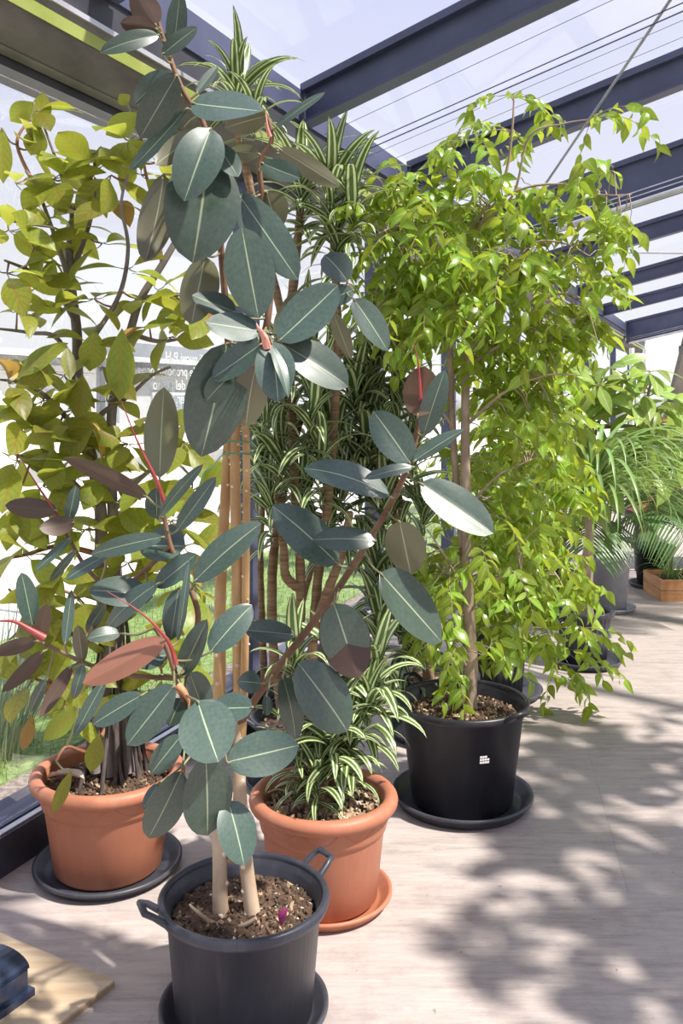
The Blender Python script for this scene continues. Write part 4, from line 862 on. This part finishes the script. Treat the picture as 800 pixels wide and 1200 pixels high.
# ------------------------------------------------------------------ weeping figs
WV = []
for a, d, f in ((0.06, 0.10, 0.35), (0.02, 0.25, 0.2), (0.1, 0.3, 0.45)): WV.append(leaf_geo('weep', 1.0, 0.46, 6, 2, a, d, f))
WM = []
for vs, fs, uv in WV:
    mb = MB(); mb.add(vs, fs, 0, uv); WM.append(mb.mesh('weeping_leaf', [M['weep']]))
def weeping(name, label, base, trunks, blobs, seed, leafL, tdir=0.0):
    rr = random.Random(seed); pl = tag(empty(name, base), label, 'plant'); SK = []
    for pts, r0, r1, nm in trunks:
        n = len(pts); stem(pl, A_(pts), [r0+(r1-r0)*i/(n-1) for i in range(n)], M['bark_fig'], nm, 9, store=SK)
    main = list(SK); leaves = []; tw = MB()
    for (x, y, rx, ry, Y, ry_, nt) in blobs:
        c = at(x, y, Y); sx, sz = rx*Y/F, ry*Y/F
        for k in range(int(nt*1.25)):
            while True:
                q = V((rr.uniform(-1, 1), rr.uniform(-1, 1), rr.uniform(-1, 1)))
                if q.length < 1: break
            p = c+V((q.x*sx, q.y*ry_, q.z*sz))
            best = min((pos_on(P, p) for P in SK), key=lambda z: z[0])
            o_ = p-best[1]; o_.z *= 0.3
            a = rr.uniform(0, 6.28); d = (o_.normalized()*0.7+V((math.cos(a), math.sin(a), rr.uniform(-.3, .5)))*0.7) if o_.length > 1e-4 else V((math.cos(a), math.sin(a), 0.2))
            d.normalize(); ln = rr.uniform(0.14, 0.28); n = rr.randint(7, 11); pts = [p.copy()]; cur = p.copy()
            for i in range(n):
                cur = cur+d*ln/n; d = (d+V((0, 0, -0.13))).normalized(); pts.append(cur.copy())
            if best[0] > 0.02:
                mid = (best[1]+p)/2+V((0, 0, 0.12*best[0])); tw.tube([best[1], mid, p], [.0026, .0022, .0016], 4, cap=False)
            tw.tube(pts, [.0016-.001*i/n for i in range(n+1)], 3, cap=False)
            for i in range(1, n+1):
                td = (pts[i]-pts[i-1]).normalized(); sd_ = td.cross(UP)
                sd_ = sd_.normalized() if sd_.length > 1e-3 else V((1, 0, 0))
                dr = td*0.5+sd_*(0.8 if i % 2 else -0.8)+V((rr.uniform(-.4, .4), rr.uniform(-.4, .4), rr.uniform(-1.0, -0.1)))
                nrm = V((rr.uniform(-.8, .8), rr.uniform(-1.0, .5), rr.uniform(0.1, 1.0))); s = leafL*rr.uniform(.7, 1.15)
                m = frame(dr, nrm, pts[i]) @ Matrix.Diagonal((s, s*rr.uniform(.85, 1.15), s, 1)); leaves.append((pts[i].y, m, rr.randrange(3)))
    tag(tw.build('twigs', M['twig_red'] if False else M['bark_fig'], pl), kind='stuff')
    def inframe(m):
        x, y = proj(m.translation); return 0 < x < 800 and 0 < y < 1200
    leaves.sort(key=lambda t: t[0] if inframe(t[1]) else 99)
    for Y, m, v in leaves[:300]: place(WM[v], pl, m)
    mb = MB()
    for Y, m, v in leaves[300:]:
        vs, fs, uv = WV[v]; mb.add([m @ p for p in vs], fs, 0, uv)
    tag(mb.build('foliage', M['weep'], pl), kind='stuff'); return pl
weeping('weeping_fig_tree', 'tall weeping fig with small bright green leaves in the black tub', cB+V((0, 0, 0.31)),
 [([(551,838,3.40),(550,815,3.41),(552,770,3.43),(548,700,3.45),(546,600,3.46),(545,500,3.47),(546,420,3.48),(548,370,3.48)], .030, .012, 'trunk'),
  ([(549,700,3.45),(538,600,3.5),(530,500,3.52),(527,420,3.53),(518,350,3.54),(508,300,3.54)], .016, .008, 'trunk'),
  ([(548,370,3.48),(545,320,3.47),(552,270,3.45),(590,210,3.42),(600,150,3.4),(602,110,3.4)], .010, .003, 'branch'), ([(548,370,3.48),(530,310,3.45),(515,270,3.42),(470,265,3.4),(440,275,3.38)], .009, .003, 'branch'),
  ([(545,320,3.47),(570,250,3.38),(610,222,3.32),(660,216,3.28),(700,228,3.25),(740,228,3.24)], .007, .002, 'branch'), ([(552,270,3.45),(600,230,3.4),(620,160,3.36),(660,145,3.34),(690,140,3.33)], .006, .002, 'branch'),
  ([(546,420,3.48),(580,360,3.4),(620,290,3.33),(660,285,3.28),(690,300,3.26)], .008, .002, 'branch'), ([(546,430,3.48),(590,400,3.4),(640,350,3.3),(680,350,3.25),(700,400,3.22)], .007, .002, 'branch'),
  ([(545,500,3.47),(590,460,3.4),(640,440,3.35),(680,440,3.3)], .007, .002, 'branch'), ([(530,500,3.52),(490,440,3.5),(460,400,3.48),(440,360,3.46)], .007, .002, 'branch'), ([(546,600,3.46),(580,560,3.4),(620,540,3.35)], .006, .002, 'branch'),
  ([(548,700,3.45),(520,650,3.4),(500,620,3.38)], .006, .002, 'branch'), ([(549,720,3.44),(580,680,3.38),(610,670,3.35)], .006, .002, 'branch'), ([(551,790,3.42),(535,760,3.38),(520,750,3.35)], .004, .002, 'branch'), ([(508,300,3.54),(500,250,3.5),(520,190,3.48),(545,140,3.46)], .006, .002, 'branch')],
 [(545,275,85,60,3.44,.26,40),(480,290,60,65,3.46,.25,30),(570,340,110,70,3.42,.30,48),(505,365,60,50,3.50,.22,24),(595,430,68,58,3.56,.20,32),(640,380,32,50,3.36,.18,12),(645,300,45,45,3.32,.2,12),(705,205,28,25,3.27,.12,6),(725,245,18,22,3.25,.1,4),(690,280,25,30,3.27,.12,6),(600,135,45,30,3.4,.15,5),(680,140,20,14,3.34,.1,4),
  (535,175,50,25,3.46,.2,6),(460,225,35,25,3.45,.15,8),(550,215,70,30,3.44,.22,16),(700,360,16,40,3.24,.12,5),(610,510,55,50,3.50,.2,18),(575,575,40,50,3.55,.2,14),(585,640,45,45,3.45,.22,16),(535,680,38,50,3.44,.20,16),(545,740,40,35,3.40,.18,10),(540,785,24,14,3.42,.05,3)], 61, 0.074)
weeping('weeping_fig_tree', 'drooping weeping fig spilling over the ribbed pot', cH+V((0, 0, 0.25)),
 [([(578,775,4.66),(585,700,4.66),(600,620,4.64),(615,540,4.6),(625,480,4.58)], .024, .010, 'trunk'), ([(584,720,4.66),(600,680,4.6),(606,640,4.58),(635,600,4.5),(665,605,4.42)], .012, .004, 'trunk'),
  ([(600,620,4.64),(635,560,4.55),(660,530,4.48),(675,520,4.44)], .009, .003, 'branch'), ([(615,540,4.6),(590,490,4.6),(570,460,4.6)], .008, .003, 'branch'), ([(600,680,4.6),(635,660,4.45),(660,690,4.36),(665,740,4.3)], .007, .002, 'branch'), ([(590,690,4.66),(560,670,4.6),(540,640,4.58)], .006, .002, 'branch'), ([(600,690,4.6),(630,720,4.4),(650,760,4.3)], .006, .002, 'branch')],
 [(622,480,62,48,4.55,.30,32),(600,550,70,55,4.58,.3,34),(650,535,32,35,4.50,.22,12),(610,620,65,50,4.52,.30,38),(618,680,55,40,4.42,.26,30),(580,650,45,55,4.55,.25,20),(662,690,18,28,4.34,.14,5),(650,745,40,32,4.3,.16,14),(590,720,35,35,4.5,.2,10),(665,785,32,10,4.26,.1,4)], 62, 0.082)

# ------------------------------------------------------------------ plants further down the row
BM = [leaf_mesh('palmate_leaflet', 'palmate', 1.0, 0.36, 8, 4, a, d, f, [M['big'], M['petiole']], 0.12, tw) for a, d, f, tw in ((0.05, 0.15, 0.2, 0), (0.08, 0.3, 0.3, 0.2), (0.03, 0.2, 0.1, -0.2))]
cK = G(655, 6.1); saucer(cK, 0.2, 0.035, M['saucer'], 'dark saucer under the umbrella tree pot')
tub(cK, 0.18, 0.33, 0.13, M['black_tub'], 'black pot of the pale umbrella tree', 0.28, (), seed=12, chips=60, z0=0.006)
um = tag(empty('umbrella_tree', cK+V((0, 0, 0.29))), 'umbrella tree with long pale green palmate leaves beyond the weeping figs', 'plant')
US = []
for pts in ([(655,735,6.1),(660,640,6.1),(680,560,6.08),(700,500,6.0),(715,450,5.95)], [(652,735,6.1),(645,640,6.12),(650,560,6.1),(655,500,6.05),(660,440,6.0)], [(680,560,6.08),(720,530,5.9),(750,490,5.8),(762,450,5.75)], [(700,500,6.0),(740,500,5.85),(765,510,5.75)]):
    n = len(pts); stem(um, A_(pts), [.018-.010*i/(n-1) for i in range(n)], M['bark_fig'], 'stem', 8, store=US)
for q, (x, y, Y) in enumerate(((640,430,6.0),(665,425,5.95),(690,440,5.9),(715,430,5.85),(735,445,5.8),(755,460,5.75),(770,480,5.7),(740,480,5.75),(710,470,5.8),(680,480,5.85),(655,470,5.9),(630,480,5.95),(760,505,5.7),(730,510,5.75),(700,520,5.8),(670,520,5.85),(645,520,5.9),(700,555,5.9),(660,560,5.95),(785,470,5.75),(780,520,5.8),(720,560,5.85),(690,590,5.9),(660,600,5.95),(790,545,5.8),(750,545,5.75),(640,560,5.95),(700,450,5.7),(760,435,5.75),(620,450,5.95),(675,455,5.75))):
    p = at(x, y, Y); bst = min((pos_on(P, p) for P in US), key=lambda r: r[0])
    P, Q = smooth_path([bst[1], (bst[1]+p)/2+UP*0.04, p], [.004, .0035, .003], 3); mb = MB(); mb.tube(P, Q, 5); mb.build('stalk', M['petiole'], um)
    cluster(um, p, 8, 0.24, 700+q, BM, V((0, -0.3, -0.1)), down=0.25)
# ponytail palm with weeping straps
PN = [strap_arc(1.0, 0.03, e, b, 0.4, 12, [M['pony']], 'strap_leaf') for e, b in ((1.4, 2.9), (1.2, 3.0), (0.9, 2.7), (0.6, 2.3))]
pony = tag(empty('ponytail_palm', cI+V((0, 0, 0.25))), 'ponytail palm with long thin weeping leaves in a ribbed pot', 'plant')
mb = MB(); P, Q = smooth_path([cI+V((0, 0, 0.24)), cI+V((0, 0, 0.36)), cI+V((0.02, -0.02, 0.65)), cI+V((0.03, -0.03, 0.92))], [.06, .05, .028, .022]); mb.tube(P, Q, 12); mb.build('trunk', M['bark_fig'], pony)
rr = random.Random(77); pc = cI+V((0.03, -0.03, 0.92))
for k in range(150):
    f = k/150; s = rr.uniform(0.6, 1.0); m = Matrix.Translation(pc+V((0, 0, rr.uniform(-.04, .03)))) @ Matrix.Rotation(k*2.39996, 4, 'Z') @ Matrix.Rotation(rr.uniform(-.2, .2), 4, 'X') @ Matrix.Diagonal((s, s, s, 1))
    place(PN[min(3, int(f*4))], pony, m)
# feather palms: frond = rachis with narrow leaflets
def frond(plant, base, az, e0, bend, L, leaf, nl, mat):
    mb = MB(); p = base.copy(); e = e0; pts = []; dirs = []; n = 18
    h = V((math.cos(az), math.sin(az), 0)); sd_ = V((-h.y, h.x, 0))
    for i in range(n+1):
        d = h*math.cos(e)+UP*math.sin(e); pts.append(p.copy()); dirs.append(d); p = p+d*L/n; e -= bend/n*(0.4+1.2*i/n)
    mb.tube(pts, [.006*(1-0.85*i/n) for i in range(n+1)], 5, 1)
    for k in range(nl):
        s = 0.18+0.82*k/(nl-1); i = min(n-1, int(s*n)); f = s*n-i; b = pts[i].lerp(pts[i+1], f); d = dirs[i]; l = leaf*(0.45+0.55*math.sin(PI*min(1, 0.15+s*0.75)))
        up = sd_.cross(d)*-1
        for sg in (-1, 1):
            dr = (d*0.75+sd_*sg*0.85-up*0.25).normalized(); vs, fs, uv = leaf_geo('strap', l, 0.017, 4, 2, 0.02, 0.28, 0.4)
            m = frame(dr, up if up.z > 0 else -up, b); mb.add([m @ q for q in vs], fs, 0, uv)
    return mb.build('frond', [mat, M['petiole']], plant, base)
pal = tag(empty('feather_palm', cJ+V((0, 0, 0.33))), 'feather palm with dark arching fronds in a pale grey pot', 'plant')
pb = cJ+V((0, -0.02, 0.34)); mb = MB(); P, Q = smooth_path([cJ+V((0, 0, 0.32)), cJ+V((0, 0, 0.45)), cJ+V((0.01, 0, 0.55))], [.035, .03, .02]); mb.tube(P, Q, 10); mb.build('trunk', M['bark_brown'], pal)
for k, (az, e0, bd_, L) in enumerate(((-60, 1.25, 1.3, 1.15), (-20, 1.15, 1.2, 1.2), (10, 1.05, 1.0, 1.2), (-100, 1.2, 1.5, 1.1), (-140, 1.1, 1.4, 1.0), (60, 1.2, 1.2, 1.1), (120, 1.1, 1.3, 1.0), (180, 1.1, 1.4, 1.0), (-40, 0.8, 1.5, 1.0), (-75, 0.7, 1.6, 0.95), (-5, 0.6, 1.4, 1.0), (-115, 0.6, 1.5, 0.9))):
    frond(pal, pb+UP*0.18, math.radians(az), e0, bd_, L, 0.42, 26, M['palm'])
cP2 = G(765, 7.3); saucer(cP2, 0.19, 0.035, M['saucer'], 'dark saucer under the second feather palm by the wooden trough')
tub(cP2, 0.17, 0.32, 0.12, M['black_tub'], 'black pot of the second feather palm beside the wooden trough', 0.27, (), seed=13, chips=60, z0=0.006)
pal2 = tag(empty('feather_palm', cP2+V((0, 0, 0.27))), 'feather palm in a black pot beside the wooden trough', 'plant')
mb = MB(); P, Q = smooth_path([cP2+V((0, 0, 0.26)), cP2+V((0, 0, 0.45)), cP2+V((0.01, 0, 0.6))], [.035, .03, .02]); mb.tube(P, Q, 10); mb.build('trunk', M['bark_brown'], pal2)
for k, (az, e0, bd_, L) in enumerate(((-60, 1.3, 1.1, 1.2), (-20, 1.15, 1.2, 1.2), (20, 1.2, 1.2, 1.2), (-100, 1.2, 1.3, 1.1), (-150, 1.1, 1.4, 1.0), (80, 1.2, 1.2, 1.1), (150, 1.1, 1.3, 1.0), (-45, 0.75, 1.5, 1.0), (-85, 0.7, 1.6, 0.9))):
    frond(pal2, cP2+V((0, 0, 0.58)), math.radians(az), e0, bd_, L, 0.42, 26, M['palm'])
# wooden trough with grassy plant, wooden crate of crotons on a dark table
def boards(name, label, x0, x1, y0, y1, z0, z1, nb, cat):
    e = tag(empty(name, ((x0+x1)/2, (y0+y1)/2, z0)), label, cat); h = (z1-z0)/nb
    for k in range(nb):
        for (a, b, c, d) in ((x0, x1, y0, y0+0.02), (x0, x1, y1-0.02, y1), (x0, x0+0.02, y0+0.021, y1-0.021), (x1-0.02, x1, y0+0.021, y1-0.021)):
            mb = MB(); mb.box((a, c, z0+k*h+0.002), (b, d, z0+(k+1)*h-0.002)); mb.build('board', M['wood_orange'], e)
    mb = MB(); mb.box((x0+0.021, y0+0.021, z0+0.01), (x1-0.021, y1-0.021, z1-0.03)); mb.build('soil', M['soil'], e); return e
boards('wooden_trough', 'orange wooden trough of grassy plants standing on the floor', 2.34, 3.6, 6.75, 7.15, 0.0, 0.16, 2, 'planter')
GM = [strap_arc(1.0, 0.035, e, b, 0.4, 8, [M['pony']], 'grass_leaf') for e, b in ((1.4, 1.2), (1.1, 1.9), (0.8, 2.2))]
for k in range(5):
    gx_ = 2.48+k*0.24; g = tag(empty('spider_plant', (gx_, 6.93, 0.12)), 'arching grassy spider plant growing in the wooden trough', 'plant', 'spider plants in the wooden trough'); rr = random.Random(800+k)
    for q in range(36):
        s = rr.uniform(.22, .4); place(GM[q % 3], g, Matrix.Translation(V((gx_+rr.uniform(-.03, .03), 6.93+rr.uniform(-.03, .03), 0.125))) @ Matrix.Rotation(q*2.4, 4, 'Z') @ Matrix.Diagonal((s, s, s, 1)))
tb = tag(empty('metal_table', (3.05, 8.2, 0)), 'dark metal table carrying the wooden crate', 'table')
mb = MB(); mb.box((2.5, 7.9, 0.44), (3.7, 8.5, 0.47)); mb.build('table_top', M['darksteel'], tb)
for x in (2.53, 3.64):
    for y in (7.93, 8.44): mb = MB(); mb.box((x, y, 0), (x+0.03, y+0.03, 0.44)); mb.build('leg', M['darksteel'], tb)
boards('wooden_crate', 'orange wooden crate of crotons on the dark metal table', 2.6, 3.6, 7.98, 8.42, 0.47, 0.66, 2, 'planter')
CM = [leaf_mesh('croton_leaf', 'palmate', 1.0, 0.33, 6, 2, 0.05, d, 0.3, [M['croton'], M['petiole']], 0.1) for d in (0.1, 0.3)]
for k in range(4):
    cx_ = 2.72+k*0.24; g = tag(empty('croton', (cx_, 8.2, 0.63)), 'yellow and green croton planted in the wooden crate', 'plant', 'crotons in the wooden crate'); rr = random.Random(900+k)
    mb = MB(); mb.tube([V((cx_, 8.2, 0.60)), V((cx_+.02, 8.2, 0.9)), V((cx_, 8.19, 1.35))], [.012, .01, .006], 7); mb.build('stem', M['bark_fig'], g)
    for q in range(9): cluster(g, V((cx_+rr.uniform(-.10, .10), 8.2+rr.uniform(-.1, .1), 0.78+q*0.07)), 6, 0.2, 950+k*20+q, CM)

# ------------------------------------------------------------------ board and black box on the floor
bc = ground(134, 1157, 0.0); e1 = V((-0.871, 0.491, 0)); e2 = V((-0.491, -0.871, 0))
bo = tag(empty('wooden_board', bc), 'thin pale plywood board lying under the dark box', 'board')
mb = MB(); mb.hexa([bc, bc+e1*0.56, bc+e1*0.56+e2*0.6, bc+e2*0.6], UP*0.012); mb.build('lower_ply', M['boardedge'], bo)
mb = MB(); mb.hexa([bc+UP*0.012, bc+e1*0.56+UP*0.012, bc+e1*0.56+e2*0.6+UP*0.012, bc+e2*0.6+UP*0.012], UP*0.006); mb.build('upper_ply', M['board'], bo)
kc = ground(41, 1166, 0.018); kc = V((kc.x, kc.y, 0.018)); LB, WB = 0.30, 0.17
bx_ = tag(empty('black_box', kc), 'blue-black plastic box with domed lid standing on the plywood board', 'box')
mb = MB(); mb.prism([(0, 0), (WB, 0), (WB, 0.018), (0, 0.018)], kc, kc+e2*LB, e1, UP); mb.build('base_flange', M['bluebox'], bx_)
pr = [(0.012, 0.018), (WB-0.012, 0.018), (WB-0.012, 0.062)]+[(WB/2+(WB/2-0.012)*math.cos(a), 0.066+0.03*math.sin(a)) for a in [PI*k/10 for k in range(11)]]+[(0.012, 0.062)]
mb = MB(); mb.prism(pr, kc+e2*0.012, kc+e2*(LB-0.012), e1, UP); mb.build('body', M['bluebox'], bx_)
mb = MB(); mb.prism([(WB/2+(WB/2-0.009)*math.cos(a), 0.070+0.031*math.sin(a)) for a in [PI*k/12 for k in range(13)]], kc+e2*0.009, kc+e2*(LB-0.009), e1, UP, smooth=False); mb.build('lid', M['bluebox'], bx_)
mb = MB(); hp = kc+e2*0.13+e1*0.012+UP*0.04; mb.tube([hp+e1*0.002, hp-e1*0.003], [0.014, 0.014], 14); mb.build('keyhole', M['black'], bx_)

# ------------------------------------------------------------------ ornamental grass outside
gg = at(-8, 880, 3.9); gp = V((gg.x, gg.y, -0.03)); og = tag(empty('ornamental_grass', gp), 'tall pale ornamental grass clump outside the glass', 'plant')
OGM = [strap_arc(1.0, 0.012, e, b, 0.3, 8, [M['grassblade']], 'blade') for e, b in ((1.5, 0.4), (1.4, 0.9), (1.25, 1.3))]
rr = random.Random(5)
for q in range(200):
    s = rr.uniform(.35, .75); a = rr.uniform(0, 6.28); r_ = rr.uniform(0, .16); place(OGM[q % 3], og, Matrix.Translation(gp+V((r_*math.cos(a), r_*math.sin(a), 0))) @ Matrix.Rotation(a+rr.uniform(-.5, .5), 4, 'Z') @ Matrix.Diagonal((s, s, s, 1)), 'blade')

# ------------------------------------------------------------------ a big potted fig to the right of the view: its leaves shade the floor
cS = V((2.15, 1.9, 0)); saucer(cS, 0.27, 0.04, M['saucer'], 'dark saucer under the spreading fig across the walkway')
tub(cS, 0.25, 0.38, 0.19, M['black_tub'], 'black tub of the spreading fig across the walkway', 0.32, (), seed=20, chips=60, z0=0.006)
sf = tag(empty('spreading_fig_tree', cS+V((0, 0, 0.32))), 'spreading broadleaf fig across the walkway shading the floor', 'plant'); SS = []
for k, tip in enumerate((V((-0.5, 0.4, 2.2)), V((0.2, 0.9, 2.4)), V((-0.1, -0.5, 2.3)), V((0.5, 0.2, 2.5)), V((-0.3, 1.5, 2.3)))):
    pts = [cS+V((0, 0, 0.31)), cS+V((0.02*k, 0.02, 1.0)), cS+V((tip.x*.5, tip.y*.5, 1.7)), cS+tip]; stem(sf, pts, [.03, .025, .015, .006], M['bark_grey'], 'trunk', 8, store=SS)
rr = random.Random(31)
for q in range(78):
    p = cS+V((rr.uniform(-0.35, 0.75), rr.uniform(-0.35, 1.75), rr.uniform(1.65, 2.45))); bst = min((pos_on(P, p) for P in SS), key=lambda r: r[0])
    P, Q = smooth_path([bst[1], (bst[1]+p)/2+UP*0.03, p], [.005, .004, .003], 3); mb = MB(); mb.tube(P, Q, 5); mb.build('twig', M['twig_red'], sf)
    cluster(sf, p, 6, 0.2, 1200+q, FIGM, weights=FW)
